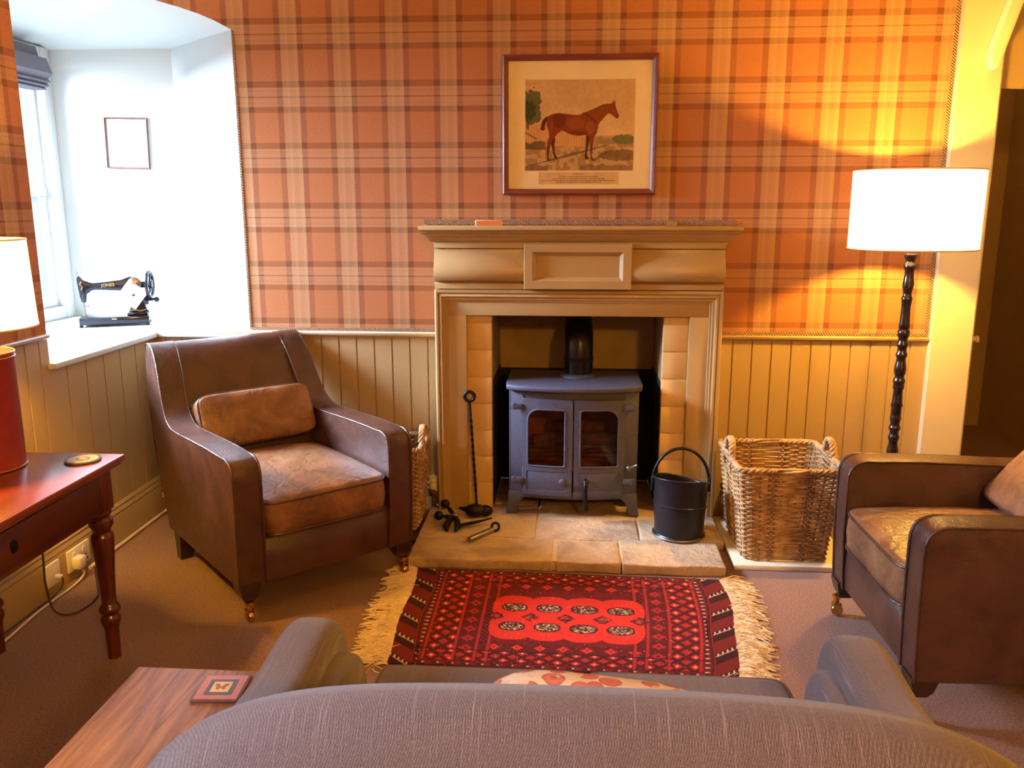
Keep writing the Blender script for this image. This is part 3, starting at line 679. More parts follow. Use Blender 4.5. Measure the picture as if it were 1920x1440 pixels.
obj('thread_guide', M().tube([(sw(245, 490)[0], 0, sw(245, 490)[1]), (sw(180, 485)[0], 0, sw(180, 485)[1])], .0025, 6), MT['steel'], SM)
obj('spool_pin', M().tube([(sw(1085, 390)[0], 0, sw(1085, 390)[1]), (sw(1062, 245)[0], 0, sw(1062, 245)[1])], .002, 6), MT['steel'], SM)
hub = Vector((sw(1410, 500)[0], 0, sw(1410, 500)[1])); m = M()
m.tube([(0, .062*cos(t), .062*sin(t)) for t in [tau*k/36 for k in range(36)]], .0085, 10, True)
m.tube([(-.05, 0, 0), (.012, 0, 0)], .016, 14)
for k in range(5): t = tau*k/5+.3; m.tube([(0, .012*cos(t), .012*sin(t)), (.004, .035*cos(t+.15), .035*sin(t+.15)), (0, .06*cos(t), .06*sin(t))], .005, 8)
m.xf(Matrix.Translation(hub) @ Matrix.Rotation(radians(-12), 4, 'Z')); obj('handwheel', m, MT['japan'], SM)
m = M(); hx_, hz_ = sw(1330, 790); m.tube([(hx_-.02, -.012, hz_), (hx_+.045, -.012, hz_+.006)], .007, 10); m.sphere((hx_+.05, -.012, hz_+.004), .013); m.box(hx_-.02, hx_+.012, -.02, 0, hz_-.02, hz_+.035, .005); obj('crank', m, MT['japan'], SM)
def text_mesh(name, s, size, mat, parent, loc, rot, ext=.0004):
    cu = bpy.data.curves.new(name, 'FONT'); cu.body = s; cu.size = size; cu.extrude = ext; cu.align_x = 'CENTER'; cu.align_y = 'CENTER'
    t = bpy.data.objects.new(name+'_tmp', cu); COL.objects.link(t); bpy.context.view_layer.update()
    me = bpy.data.meshes.new_from_object(t.evaluated_get(bpy.context.evaluated_depsgraph_get())); bpy.data.objects.remove(t); bpy.data.curves.remove(cu)
    me.materials.clear(); me.materials.append(mat); o = bpy.data.objects.new(name, me); COL.objects.link(o); o.parent = parent; o.location = loc; o.rotation_euler = rot; return o
x, z = sw(725, 535); text_mesh('lettering', 'JONES', .021, MT['gold'], SM, (x, -.0246, z), (radians(90), radians(-4), 0))
m = M()
x, z = sw(290, 560); m.tube([(x, -.0243, z-.02), (x+.008, -.0243, z-.008), (x-.004, -.0243, z+.004), (x+.004, -.0243, z+.018)], .0022, 5)
obj('gilt_ornament', m, MT['gold'], SM); m = M()
x, z = sw(1190, 975); m.tube([(x-.04, -.0243, z), (x-.015, -.0243, z+.006), (x+.01, -.0243, z-.002), (x+.035, -.0243, z+.005)], .003, 5)
obj('gilt_ornament', m, MT['gold'], SM)
NP = tag(obj('paper_note', M().grid(lambda u, v: (-.052+.104*u, .004*sin(3*u+2*v), -.052+.104*v), 8, 8).xf(Matrix.Rotation(radians(38), 4, 'Y')), MT['note'], None, 60), 'white paper note hanging on the sewing machine pillar', 'note')
nx, nz = sw(1110, 690); wp = Matrix.Translation((-2.235, 4.03, SILL)) @ Matrix.Rotation(radians(24), 4, 'Z') @ Vector((nx, -.036, nz))
NP.location = wp; NP.rotation_euler = (0, 0, radians(24))
dm = NP.modifiers.new('thick', 'SOLIDIFY'); dm.thickness = .0006
m = M()
for zz, w in ((.022, .02), (.010, .028), (-.004, .012), (-.014, .03)): m.box(-w, w*.6, -.0035, -.0025, zz-.0012, zz+.0012)
m.box(.0, .012, -.0036, -.0026, -.002, .008); m.xf(Matrix.Rotation(radians(38), 4, 'Y')); obj('handwriting', m, MT['inkdark'], NP, 0)

# ------------------------------------------------------------------ armchairs
def sgn(a, p): return math.copysign(abs(a)**p, a)
def cushion(w, d, h, puff, e=.22, nu=22, nv=22, edge=.5, seed=0):
    """rounded rectangular box cushion centred at the origin, base at z=0; returns mesh and its two seam loops"""
    m = M(); R = []; n = 64; loops = []
    def out(t, s=1): return (sgn(cos(t), e)*w/2*s, sgn(sin(t), e)*d/2*s)
    levels = [(0, .0), (.35, .0), (.6, .0), (.8, .0), (.93, .0), (1, .0)]
    P = []
    for s in (.0, .2, .4, .6, .75, .87, .95, 1.0): P.append((s, -1))
    side = [(1.006, -.5), (1.012, 0), (1.006, .5)]
    seqs = [(s, h*.16*(s**4)-puff*.15*(1-s**2)*0) for s in (.02, .3, .6, .8, .92, 1.0)]
    seq = [(s, z*0+h*.10*(s**6)*0) for s, z in seqs]
    prof = [(.02, 0), (.3, 0), (.6, 0), (.85, .0), (.97, .01*h), (1, .06*h)]+[(1.008, .3*h), (1.014, .5*h), (1.008, .75*h), (1.0, .93*h)]
    tops = [(1.0, .97*h), (.985, h), (.95, h), (.87, h), (.75, h), (.6, h), (.42, h), (.22, h), (.02, h)]
    for s, z in prof: R.append([(*out(tau*k/n, s), z) for k in range(n)])
    for s, z in tops:
        r = []
        for k in range(n):
            x, y = out(tau*k/n, s); q = (1-min(1, abs(2*x/w))**2.6)*(1-min(1, abs(2*y/d))**2.6)
            r.append((x, y, z+puff*max(q, 0)**.6+.003*sin(23*x+seed)*sin(19*y+2*seed)*(s < .9)))
        R.append(r)
    m.rings(R, True, True)
    seam = [(*out(tau*k/n, 1.003), .97*h) for k in range(n)]; seam2 = [(*out(tau*k/n, 1.003), .06*h) for k in range(n)]
    return m, seam, seam2
ARM = [(-.350, .130), (-.358, .30), (-.360, .50), (-.357, .540), (-.345, .566), (-.318, .581), (-.27, .586), (-.1, .586), (.1, .579), (.22, .576), (.285, .586), (.335, .615), (.38, .672), (.425, .752), (.47, .815), (.51, .852), (.548, .868), (.585, .866), (.606, .842), (.60, .80), (.50, .46), (.395, .130)]
def wing_in(y, z):   # the wings lean inward towards the top
    return .028*max(0, (z-.58)/.29)
def make_armchair(name, label, loc, rz):
    t = thing(name, label, 'armchair', loc, rz, 'leather armchairs by the fire')
    hw = .3475
    for s in (-1, 1):
        p = smooth_open(ARM, 2); m = M(); m.prism(p, 'yz', s*hw, s*(hw-.098), .016, 4)
        m.fn(lambda c: (c.x-s*(wing_in(c.y, c.z)+.006*max(0, (.3-c.z)/.3)), c.y, c.z))
        a = obj('arm', m, MT['leather'], t, 60)
        m = M()
        for xo in (hw-.001, hw-.097):
            L = [(s*(xo-wing_in(y, z)-.006*max(0, (.3-z)/.3)), y*1.0, z) for y, z in p if not (z < .80 and y > .36 and z > 0 and y > .48) and not (z < .14 and y > .3)]
            L = [q for q in L if q[1] < .60]
            L = [(x, y-.002 if y < -.3 else y, z-.003 if y > -.3 else z) for x, y, z in L]
            m.tube(L, .0042, 6)
        obj('piping', m, MT['leather'], a, 60)
    m = M(); m.prism([(-.345, .132), (-.350, .20), (-.346, .285), (-.33, .298), (.38, .298), (.37, .132)], 'yz', -.256, .256, .006, 3)
    obj('seat_base', m, MT['leather'], t, 50)
    bk = [(.30, .28), (.27, .40), (.335, .52), (.40, .66), (.455, .78), (.50, .845), (.54, .866), (.58, .864), (.60, .84), (.595, .79), (.50, .46), (.392, .132), (.36, .135)]
    m = M(); m.prism(smooth_open(bk, 2), 'yz', -.252, .252, .022, 4)
    obj('backrest', m, MT['leather'], t, 60)
    cm, s1, s2 = cushion(.494, .66, .125, .045, .20, seed=rz); off = Matrix.Translation((0, -.04, .296))
    c = obj('seat_cushion', cm.xf(off), MT['leather_worn'], t, 60); c['label'] = 'worn tan seat cushion'
    m = M(); m.tube([off @ Vector(q) for q in s1], .005, 8, True); m.tube([off @ Vector(q) for q in s2], .005, 8, True); obj('cushion_piping', m, MT['leather'], c)
    for s in (-1, 1):
        m = M(); m.rings([[(s*.308+a*w*.86, -.322+b*w*.86, z) for a, b in ((-1, -1), (1, -1), (1, 1), (-1, 1))] for w, z in ((.042, .14), (.042, .128), (.033, .095), (.020, .075))])
        l = obj('leg', m, MT['darkwood'], t, 20)
        m = M(); m.lathe([(0, .078), (.015, .078), (.016, .070), (.010, .062), (.008, .045), (0, .044)], 16, (s*.312, -.345, 0))
        m.box(s*.312-.013, s*.312-.009, -.357, -.329, .010, .05, .001); m.box(s*.312+.009, s*.312+.013, -.357, -.329, .010, .05, .001); m.box(s*.312-.013, s*.312+.013, -.355, -.331, .045, .05)
        w_ = M().lathe([(.008, -.008), (.019, -.008), (.021, -.004), (.021, .004), (.019, .008), (.008, .008)], 20); w_.xf(Matrix.Translation((s*.312, -.341, .0215)) @ Matrix.Rotation(radians(90), 4, 'Y'))
        obj('caster', m, MT['brass'], l); obj('caster_wheel', w_, MT['brass'], l)
        m = M(); m.rings([[(s*.30+a*w, .335+dy+b*w, z) for a, b in ((-1, -1), (1, -1), (1, 1), (-1, 1))] for w, z, dy in ((.036, .14, 0), (.034, .11, .005), (.024, 0, .035))])
        obj('leg', m, MT['darkwood'], t, 20)
    return t
A1P, A1R = (-1.103, 3.131, 0), radians(42.8)
A2P, A2R = (1.300, 2.56, 0), radians(-88.5)
make_armchair('leather_armchair', 'brown leather wing-backed armchair standing in the corner by the window recess', A1P, A1R)
make_armchair('leather_armchair', 'dark leather armchair at right, cut by the picture edge, facing the rug', A2P, A2R)
def lumbar(P, rz, local, tilt, label, lrz=0, w=.47, h=.215):
    cm, s1, s2 = cushion(w, h, .085, .030, .28, seed=4)
    T = Matrix.Translation(P) @ Matrix.Rotation(rz, 4, 'Z') @ Matrix.Translation(local) @ Matrix.Rotation(lrz, 4, 'Z') @ Matrix.Rotation(radians(tilt), 4, 'X')
    o = tag(obj('lumbar_cushion', cm, MT['leather_worn'], None, 60), label, 'cushion', 'leather cushions in the armchairs')
    o.matrix_world = T; m = M(); m.tube(s1, .0045, 8, True); m.tube(s2, .0045, 8, True); obj('piping', m, MT['leather'], o)
lumbar(A1P, A1R, (.0, .325, .552), 68, 'slim brown leather cushion propped against the back of the left armchair')
lumbar(A2P, A2R, (-.02, .222, .528), 48, 'brown leather cushion in the right armchair at the picture edge', 0, .46, .27)

# ------------------------------------------------------------------ rug
RC = dict(BL=Vector((-.571, 2.423, 0)), BR=Vector((.520, 2.400, 0)), TL=Vector((-.592, 3.142, 0)), TR=Vector((.585, 3.114, 0)))
def rug_pt(u, v, z=.007):
    w = .006*sin(v*9+1)*(abs(u-.5) > .42)
    p = RC['BL'].lerp(RC['BR'], u).lerp(RC['TL'].lerp(RC['TR'], u), v)
    if u > .5: p.x += .045*sin(pi*min(1, max(0, v)))*(u-.5)*2*.6
    return (p.x+w, p.y, z)
def rug_cols(U, V):
    x, y = U*1.15, V*.76
    dk, md, rd, br, wh, bl = L3(74, 20, 22), L3(112, 25, 27), L3(164, 38, 36), L3(204, 50, 38), L3(220, 180, 150), L3(40, 18, 22)
    c = np.zeros(U.shape+(3,))+md
    def put(mask, col, a=1.0):
        a = (mask.astype(float)*a)[..., None]; c[:] = c*(1-a)+col*a
    n1 = vnoise(x, y, .006, 1); n2 = vnoise(x, y, .012, 2)
    put(n1 > .62, dk, .8); put(n1 < .2, bl, .5)
    du = np.minimum(x, 1.15-x); dv = np.minimum(y, .76-y)
    # lattice borders: ends wide, sides narrow
    def lattice(mask, ou, ov, pu, pv):
        a, b = (ou/pu), (ov/pv); d1 = np.abs(((a+b) % 1)-.5); d2 = np.abs(((a-b) % 1)-.5)
        put(mask, dk, .6); put(mask & ((d1 > .44) | (d2 > .44)), bl, .6)
        q = np.maximum(np.abs(((a+b) % 1)-.5), np.abs(((a-b) % 1)-.5)); par = (np.floor(a+b)+np.floor(a-b)) % 2 == 0
        put(mask & (q < .30), rd); put(mask & (q < .22) & par, br); put(mask & (q < .10) & par, L3(238, 170, 140))
    ends = (du > .125) & (du < .215) & (dv > .035); lattice(ends, x, y, .058, .064)
    sides = (dv > .035) & (dv < .105) & (du > .20); lattice(sides, x, y, .06, .05)
    def stars(mask, a, b, r, col):
        q = np.abs(a)+np.abs(b); s = (np.maximum(np.abs(a), np.abs(b)) < r*.62) | (q < r) | ((np.abs(a) < r*.2) & (np.abs(b) < r*1.1)) | ((np.abs(b) < r*.2) & (np.abs(a) < r*1.1))
        put(mask & s, col); put(mask & (np.abs(a) < r*.22) & (np.abs(b) < r*.22), dk)
    st = (du > .225) & (du < .285) & (dv > .10); put(st, dk, .6); stars(st, du-.255, ((y-.02) % .068)-.034, .021, rd)
    st = (dv > .112) & (dv < .165) & (du > .30); put(st, dk, .4); stars(st, (x % .078)-.039, dv-.138, .018, br)
    ld = (du > .30) & (du < .325) & (dv > .165); put(ld, md); put(ld & (((y+du*1.2) % .024) < .010), bl)
    for e in (.075, .116, .218, .290, .330): put((np.abs(du-e) < .0045) & (dv > .02), rd, .9); put((np.abs(du-e-.007) < .0022) & (dv > .02), bl)
    for e in (.032, .108): put((np.abs(dv-e) < .0035) & (du > .08), bl, .8)
    dots = (du > .082) & (du < .112); put(dots, dk, .5); put(dots & ((y % .03) < .008) & (np.abs(du-.097) < .005), wh, .8)
    d2_ = (dv > .008) & (dv < .03) & (du > .08); put(d2_, md); put(d2_ & ((x % .05) < .02) & (np.abs(dv-.019) < .006), bl, .8); put(d2_ & (((x+.03) % .05) < .007) & (np.abs(dv-.019) < .004), wh, .8)
    put(dv < .008, bl, .8); put((du < .075), dk)
    # kilim ends: slanting dark stripes with white stitches
    ke = du < .073; s_ = (y+du*.9) % .15; put(ke & (s_ < .075), bl, .8); put(ke & (s_ > .075), L3(112, 30, 30), .8)
    put(ke & (np.abs(s_-.06) < .010) & ((du % .016) < .004), wh, .9); put(ke & (np.abs(s_-.052) < .003) & (du > .01), wh, .6)
    # bright red field of eight guls
    cx, cy = .585, .365; red = np.zeros(U.shape, bool); G = []
    for i in range(4):
        for j in range(2): G.append((cx+(i-1.5)*.124, cy+(j-.5)*.150))
    for gx, gy in G: red |= ((np.abs((x-gx)/.080)**2.6+np.abs((y-gy)/.098)**2.6) < 1)
    put(red, L3(206, 48, 36)); put(red & (n2 > .75), L3(190, 34, 32), .6)
    for gx, gy in G:
        q = np.abs((x-gx)/.047)**2.4+np.abs((y-gy)/.034)**2.4; put(q < 1, bl); put((q < .72) & (n1 > .45), L3(130, 100, 74)); put((q < .72) & (n1 < .25), L3(110, 30, 28)); put((q < .6) & (n1 > .78), wh)
    for i in range(5):
        gx = cx+(i-2)*.124; q = np.abs((x-gx)/.034)+np.abs((y-cy)/.036); put((q < 1) & (n1 > .3), L3(86, 24, 24)); put((q < .5) & (n1 > .6), L3(140, 90, 70))
    put((vnoise(x, y, .004, 5) > .955) & (du > .09), wh, .7)
    return c
m = M(); NU, NV = 430, 290
m.grid(lambda u, v: rug_pt(u, v), NU, NV); RG = obj('persian_rug', m, colattr('rug_wool', 1, .30, 700), None, 0)
tag(RG, 'dark red patterned wool rug with cream fringes on the carpet before the hearth', 'rug')
ii, jj = np.meshgrid(np.arange(NU+1)/NU, np.arange(NV+1)/NV, indexing='ij'); set_cols(RG, rug_cols(ii, jj).reshape(-1, 3))
dm = RG.modifiers.new('thick', 'SOLIDIFY'); dm.thickness = .006; dm.offset = -1
for side in (0, 1):
    m = M(); r = random.Random(side+5)
    for k in range(520):
        v = r.random(); L = r.uniform(.07, .135)*(1 if side else 1.05); sg = 1 if side else -1; p = Vector(rug_pt(float(side), v)); a = r.gauss(-.25, .55); pts_ = []
        for q in range(6):
            t = q/5; pts_.append((p.x+sg*L*t*cos(a*t)-sg*.004, p.y+L*t*sin(a)*.8+.012*sin(6*t+k)*t, .0045+.010*r.random()*sin(pi*min(1, t*1.1))+.002*(q > 0)))
        m.tube(pts_, .0016, 3)
    f = obj('fringe', m, MT['fringe'], RG, 60); f['label'] = 'cream wool fringe'; f['kind'] = 'stuff'

# ------------------------------------------------------------------ wicker baskets
def basket(name, label, loc, rz, w0, d0, w1, d1, h, rows, hand_along='x', group=None):
    t = thing(name, label, 'basket', loc, rz, group)
    def per(t_, z, off=0):
        f = z/h; w, d = (w0+(w1-w0)*f)/2+off, (d0+(d1-d0)*f)/2+off; e = .16
        return Vector((sgn(cos(t_), e)*w, sgn(sin(t_), e)*d, z))
    # even spacing round the rounded rectangle
    T = [tau*k/2000 for k in range(2001)]; P = [per(a, h*.5) for a in T]; acc = [0]
    for i in range(2000): acc.append(acc[-1]+(P[i+1]-P[i]).length)
    def at(s): return float(np.interp((s % 1)*acc[-1], acc, T))
    ns = 46; m = M()
    for k in range(rows):
        z = .012+(h-.03)*k/(rows-1); L = []; n = ns*3
        for q in range(n):
            a = at(q/n); ph = (q/3+(k % 2))*pi; L.append(per(a, z+.0012*sin(q*1.7+k), .0055*cos(ph)))
        m.tube(L, .0036 if k % 7 else .0048, 5, True)
    o = obj('weave', m, MT['wicker'], t, 70)
    m = M()
    for k in range(ns): a = at(k/ns); m.tube([per(a, 0.004), per(a, h*.5), per(a, h-.004)], .004, 6)
    obj('stakes', m, MT['wickerdark'], t, 70)
    m = M()
    for s in range(3):
        L = []
        for q in range(160): ph = q/160*tau*24+s*tau/3; L.append(per(at(q/160), h+.007*sin(ph), .008*cos(ph)))
        m.tube(L, .0062, 6, True)
    obj('rim', m, MT['wicker'], t, 70)
    m = M(); m.box(-w0/2+.01, w0/2-.01, -d0/2+.01, d0/2-.01, .002, .012); obj('base', m, MT['wickerdark'], t)
    for s in (-1, 1):
        m = M()
        for q in range(3):
            L = []
            for i in range(61):
                a = pi*i/60; c = Vector((s*(w1/2+.002-.006*sin(a)), -.066*cos(a), h-.045+.118*sin(a)**.8)) if hand_along == 'x' else Vector((-.066*cos(a), s*(d1/2+.002), h-.045+.118*sin(a)**.8))
                ph = i/60*tau*5+q*tau/3; L.append(c+Vector((.0075*cos(ph), .0075*sin(ph)*abs(sin(a)), .0075*sin(ph)*cos(a))))
            m.tube(L, .0085, 7)
        obj('handle', m, MT['wicker'], t, 70)
    return t
basket('wicker_log_basket', 'large square wicker basket with two rope handles right of the hearth', (.865, 3.462, .022), radians(1), .325, .375, .41, .44, .385, 36, 'x', 'wicker baskets beside the hearth')
basket('wicker_log_basket', 'wicker basket mostly hidden behind the left armchair beside the hearth', (-.778, 3.61, .022), radians(0), .22, .25, .27, .28, .37, 34, 'x', 'wicker baskets beside the hearth')
tag(obj('base_slab', M().box(-.90, -.645, 3.40, 3.765, 0, .022, .004), MT['darkwood']), 'dark low board under the left log basket', 'board')

# ------------------------------------------------------------------ hearth things
B = thing('coal_scuttle', 'black metal coal bucket with arched handle on the right of the hearth', 'coal bucket', (.470, 3.48, .0465))
m = M(); n = 40; R = []
def rimz(a): return .248+.020*cos(a-radians(-110))-.022*max(0, cos(a-radians(35)))**2
for z, r_ in ((.0, .098), (.004, .106), (.010, .107), (.016, .103)): R.append([(r_*cos(tau*k/n), r_*sin(tau*k/n), z) for k in range(n)])
for f in (.15, .35, .5, .51, .53, .54, .75, .9, 1.0):
    rr = .103+.012*f+(.003 if .505 < f < .535 else 0); R.append([(rr*cos(tau*k/n), rr*sin(tau*k/n), .016+(rimz(tau*k/n)-.016)*(f if f > .55 or f < .45 else f)) for k in range(n)])
R.append([((.1115)*cos(tau*k/n), (.1115)*sin(tau*k/n), rimz(tau*k/n)-.001) for k in range(n)])
R.append([(.100*cos(tau*k/n), .100*sin(tau*k/n), .03) for k in range(n)]); R.append([(.001*cos(tau*k/n), .001*sin(tau*k/n), .03) for k in range(n)])
m.rings(R, True, True); obj('body', m, MT['coal'], B, 35)
m = M(); m.tube([(.1165*cos(tau*k/n), .1165*sin(tau*k/n), rimz(tau*k/n)) for k in range(n)], .004, 6, True); obj('rim', m, MT['coal'], B, 60)
m = M(); m.tube([(-.116*cos(pi*k/24)*1.02, .0, .228+.150*sin(pi*k/24)) for k in range(25)], .0065, 8)
for s in (-1, 1): m.box(s*.118-.006, s*.118+.006, -.018, .018, .195, .255, .004)
obj('handle', m, MT['iron2'], B, 60)
m = M(); m.tube([(.1085*cos(tau*k/n), .1085*sin(tau*k/n), .006) for k in range(n)], .004, 6, True); b_ = obj('base_band', m, MT['steel'], B, 60)
PK = thing('fire_poker', 'long twisted iron poker with ring end leaning on the left fireplace jamb', 'poker', (-.424, 3.708, .047))
top, bot = Vector((-.026, .003, .515)), Vector((.004, 0, 0)); m = M()
for s in range(2):
    m.tube([bot.lerp(top, k/60)+Vector((.003*cos(k*.9+s*pi), .003*sin(k*.9+s*pi), 0))*(1 if 10 < k < 50 else .3) for k in range(61)], .0042, 6)
obj('shaft', m, MT['iron2'], PK, 60)
m = M(); m.tube([top+Vector((.022*sin(t), -.003, .020-.022*cos(t))) for t in [tau*k/24 for k in range(24)]], .0075, 8, True); obj('ring', m, MT['iron2'], PK, 60)
TG = thing('fire_tongs', 'black iron fire tongs with ball ends lying on the left of the hearth', 'fire tongs', (-.50, 3.50, .047))
for k, (p0, p1) in enumerate((((-.055, .125, .055), (-.0, .03, .036)), ((-.070, .03, .035), (.0, .025, .030)))):
    m = M(); a, b = Vector(p0), Vector(p1); m.tube([a, a.lerp(b, .3), a.lerp(b, .5), b], [.010, .007, .010, .008], 8); m.sphere(tuple(a), .021)
    arm_ = obj('arm', m, MT['iron2'], TG, 60)
    s = -1 if k == 0 else 1
    m = M(); m.tube([(0, .03, .033), (s*.018, -.02, .03), (s*.026, -.055, .018), (s*.018, -.082, .010)], [.010, .014, .015, .006], 8); obj('claw', m, MT['iron2'], arm_, 60)
m = M(); m.sphere((0, .03, .034), .015); obj('pivot', m, MT['steel'], TG)
SH = thing('hearth_brush', 'dark hearth brush with rounded head lying behind the tongs', 'brush', (-.42, 3.62, .047))
m = M(); m.sphere((0, 0, .030), .042, (1.15, .8, .70)); m.sphere((.045, .01, .026), .032, (1.1, .8, .8)); obj('bristles', m, MT['iron2'], SH, 60)
m = M(); m.tube([(-.03, -.01, .035), (-.055, .0, .036), (-.07, .01, .036)], [.012, .009, .006], 8); obj('handle', m, MT['iron2'], SH, 60)
m = M(); m.prism([(-.06, -.016), (.02, -.012), (.10, .014), (.02, .012), (-.06, .012)], 'xy', 0, .008, .002); m.xf(Matrix.Translation((-.425, 3.495, .0475)) @ Matrix.Rotation(radians(12), 4, 'Z') @ Matrix.Rotation(radians(-8), 4, 'Y') @ Matrix.Translation((0, 0, .012)))
tag(obj('fire_shovel', m, MT['iron2']), 'narrow dark pointed shovel blade lying on the hearth beside the tongs', 'shovel')
TB = thing('metal_tube', 'short brass-brown metal tube with ring end lying at the hearth front left', 'tube', (-.355, 3.37, .047))
m = M(); m.tube([(-.055, -.05, .013), (-.01, .012, .013), (.03, .065, .013)], .012, 12); obj('barrel', m, MT['steel'], TB, 40)
m = M(); m.tube([(.042+.016*cos(t), .082+.010*sin(t), .020+.014*sin(t)) for t in [tau*k/20 for k in range(20)]], .006, 8, True); obj('ring', m, MT['iron2'], TB, 60)
for i, (x, y, lb) in enumerate(((-.626, 3.745, 'grey pipe valve on the floor between wicker basket and left fireplace jamb'), (.705, 3.74, 'dull pipe valve on the floor right of the fireplace jamb'))):
    V = thing('pipe_valve', lb, 'pipe valve', (x, y, .0), 0, 'pipe valves beside the fireplace')
    obj('pipe', M().tube([(0, 0, 0), (0, 0, .19)], .011, 12), MT['steel'], V); obj('valve_body', M().box(-.022, .022, -.018, .018, .10, .135, .005), MT['steel'], V)
    m = M(); m.lathe([(0, .135), (.020, .135), (.022, .14), (.022, .155), (.018, .16), (.018, .168), (.024, .172), (.024, .19), (0, .194)], 18); obj('valve_cap', m, MT['plastic'] if i == 0 else MT['steel'], V)

# ------------------------------------------------------------------ lamps
def bulb_mat(n, st):
    t = NT(n); t.p.inputs['Emission Color'].default_value = (1, .72, .42, 1); t.p.inputs['Emission Strength'].default_value = st; return t.m
MT['bulb'] = bulb_mat('warm_bulb', 12)
def drum(m, r0, r1, z0, z1, n=64):
    m.rings([[(r*cos(tau*k/n), r*sin(tau*k/n), z) for k in range(n)] for r, z in ((r0, z0), (r0*.5+r1*.5, (z0+z1)/2), (r1, z1))], True, False); return m
def shade_parts(t, r0, r1, z0, z1, bulbz, power):
    sh = obj('lamp_shade', drum(M(), r0, r1, z0, z1), MT['shade'], t, 60)
    for r, z in ((r0, z0), (r1, z1)): obj('shade_ring', M().tube([(r*cos(tau*k/64), r*sin(tau*k/64), z) for k in range(64)], .0028, 6, True), MT['cream'], sh)
    for k in range(3): a = tau*k/3+.4; obj('spoke', M().tube([(.016*cos(a), .016*sin(a), z0+.05), (r0*cos(a), r0*sin(a), z0+.004)], .0018, 5), MT['steel'], sh)
    m = M(); m.sphere((0, 0, bulbz), .028, (1, 1, 1.15)); obj('bulb', m, MT['bulb'], t).visible_shadow = True
    obj('bulb_holder', M().lathe([(0, z0-.01), (.016, z0-.01), (.018, bulbz-.045), (.014, bulbz-.03), (0, bulbz-.03)], 16), MT['brass'], t)
FLP = (1.306, 3.43, 0)
FL = thing('floor_lamp', 'lit floor lamp with white drum shade and dark turned wooden stem', 'floor lamp', FLP)
shade_parts(FL, .232, .232, 1.257, 1.548, 1.41, P_FLOOR_LAMP)
px = [(428, 13), (440, 14), (452, 10), (462, 9), (470, 13), (480, 14), (490, 13), (497, 9), (515, 9), (530, 11), (550, 13), (570, 12), (585, 9), (598, 7), (605, 11), (615, 13), (622, 12), (650, 9), (690, 10), (720, 12), (738, 13), (745, 11), (750, 14), (762, 14), (775, 13), (785, 9), (798, 9), (806, 13), (815, 13), (825, 9), (840, 9), (850, 13), (860, 13), (870, 9), (885, 10), (900, 13), (920, 14), (935, 13), (950, 8), (962, 13), (972, 14), (982, 12), (990, 13), (1000, 13), (1008, 9), (1030, 10), (1060, 12), (1078, 14), (1085, 12), (1095, 12), (1110, 12), (1125, 12), (1130, 13), (1145, 12), (1160, 9), (1172, 13), (1180, 14), (1190, 9), (1205, 9), (1215, 13), (1225, 13), (1235, 9), (1250, 9), (1270, 13), (1285, 14), (1300, 13), (1318, 8), (1330, 11), (1340, 12)]
zz = lambda y: 1.228-(y-436)/2.4*.00222
st = [((.55*h+.45*11)/2.4*.0042 if h < 11 else h/2.4*.0040, zz(y)) for y, h in px]
st += [(.020, zz(1340)-.03), (.016, .33), (.023, .31), (.017, .28), (.022, .24), (.025, .20), (.016, .16), (.025, .12), (.028, .07), (.035, .05)]
FLB = obj('stem', M().lathe(st[::-1], 24), MT['ebony'], FL, 50)
obj('base', M().lathe([(0, 0), (.135, 0), (.14, .006), (.138, .02), (.11, .03), (.07, .038), (.03, .052), (0, .055)], 40), MT['ebony'], FL, 40)
light('floor_lamp_light', 'POINT', (FLP[0], FLP[1], 1.412), P_FLOOR_LAMP, WARM, .03)

TAB = .660
LPP = (-1.725, 2.31, TAB)
TL = thing('table_lamp', 'lit table lamp on a red tin canister at the left picture edge', 'table lamp', LPP)
zs0, zs1 = 1.078-TAB, 1.325-TAB
shade_parts(TL, .180, .172, zs0, zs1, .55, P_TABLE_LAMP)
obj('canister', M().lathe([(0, .002), (.108, .002), (.110, .006), (.108, .010), (.108, .325), (.110, .330), (.110, .338), (.100, .345), (.09, .346), (0, .346)], 48), MT['redtin'], TL, 40)
for z in (.004, .330, .343): obj('tin_rim', M().tube([(.109*cos(tau*k/48), .109*sin(tau*k/48), z) for k in range(48)], .003, 6, True), MT['tinrim'], TL, 60)
obj('lamp_neck', M().lathe([(0, .345), (.03, .346), (.012, .36), (.010, zs0-.01), (0, zs0-.01)], 20), MT['brass'], TL, 50)
light('table_lamp_light', 'POINT', (LPP[0], LPP[1], TAB+.55), P_TABLE_LAMP, WARM, .03)
# a second table lamp, outside the picture, on the near end of the console
# ------------------------------------------------------------------ console table
CT = thing('console_table', 'red mahogany side table with turned leg under the table lamp', 'table', (-1.65, 1.95, 0))
def cx_(m): return m.xf(Matrix.Translation((1.65, -1.95, 0)))
tx0, tx1, ty0, ty1 = -1.905, -1.385, 1.45, 2.475
m = M(); m.box(tx0, tx1, ty0, ty1, TAB-.020, TAB, .005, 3); m.box(tx0+.006, tx1-.008, ty0+.008, ty1-.008, TAB-.030, TAB-.019, .004); obj('table_top', cx_(m), MT['mahogany'], CT, 40)
m = M(); m.box(tx0+.03, tx1-.04, ty1-.055, ty1-.035, TAB-.165, TAB-.03, .002); m.box(tx1-.055, tx1-.036, ty0+.05, ty1-.04, TAB-.165, TAB-.03, .002); m.box(tx0+.03, tx0+.05, ty0+.05, ty1-.05, TAB-.165, TAB-.03, .002); m.box(tx0+.03, tx1-.04, ty0+.035, ty0+.055, TAB-.165, TAB-.03, .002)
obj('apron', cx_(m), MT['mahoganydark'], CT, 40)
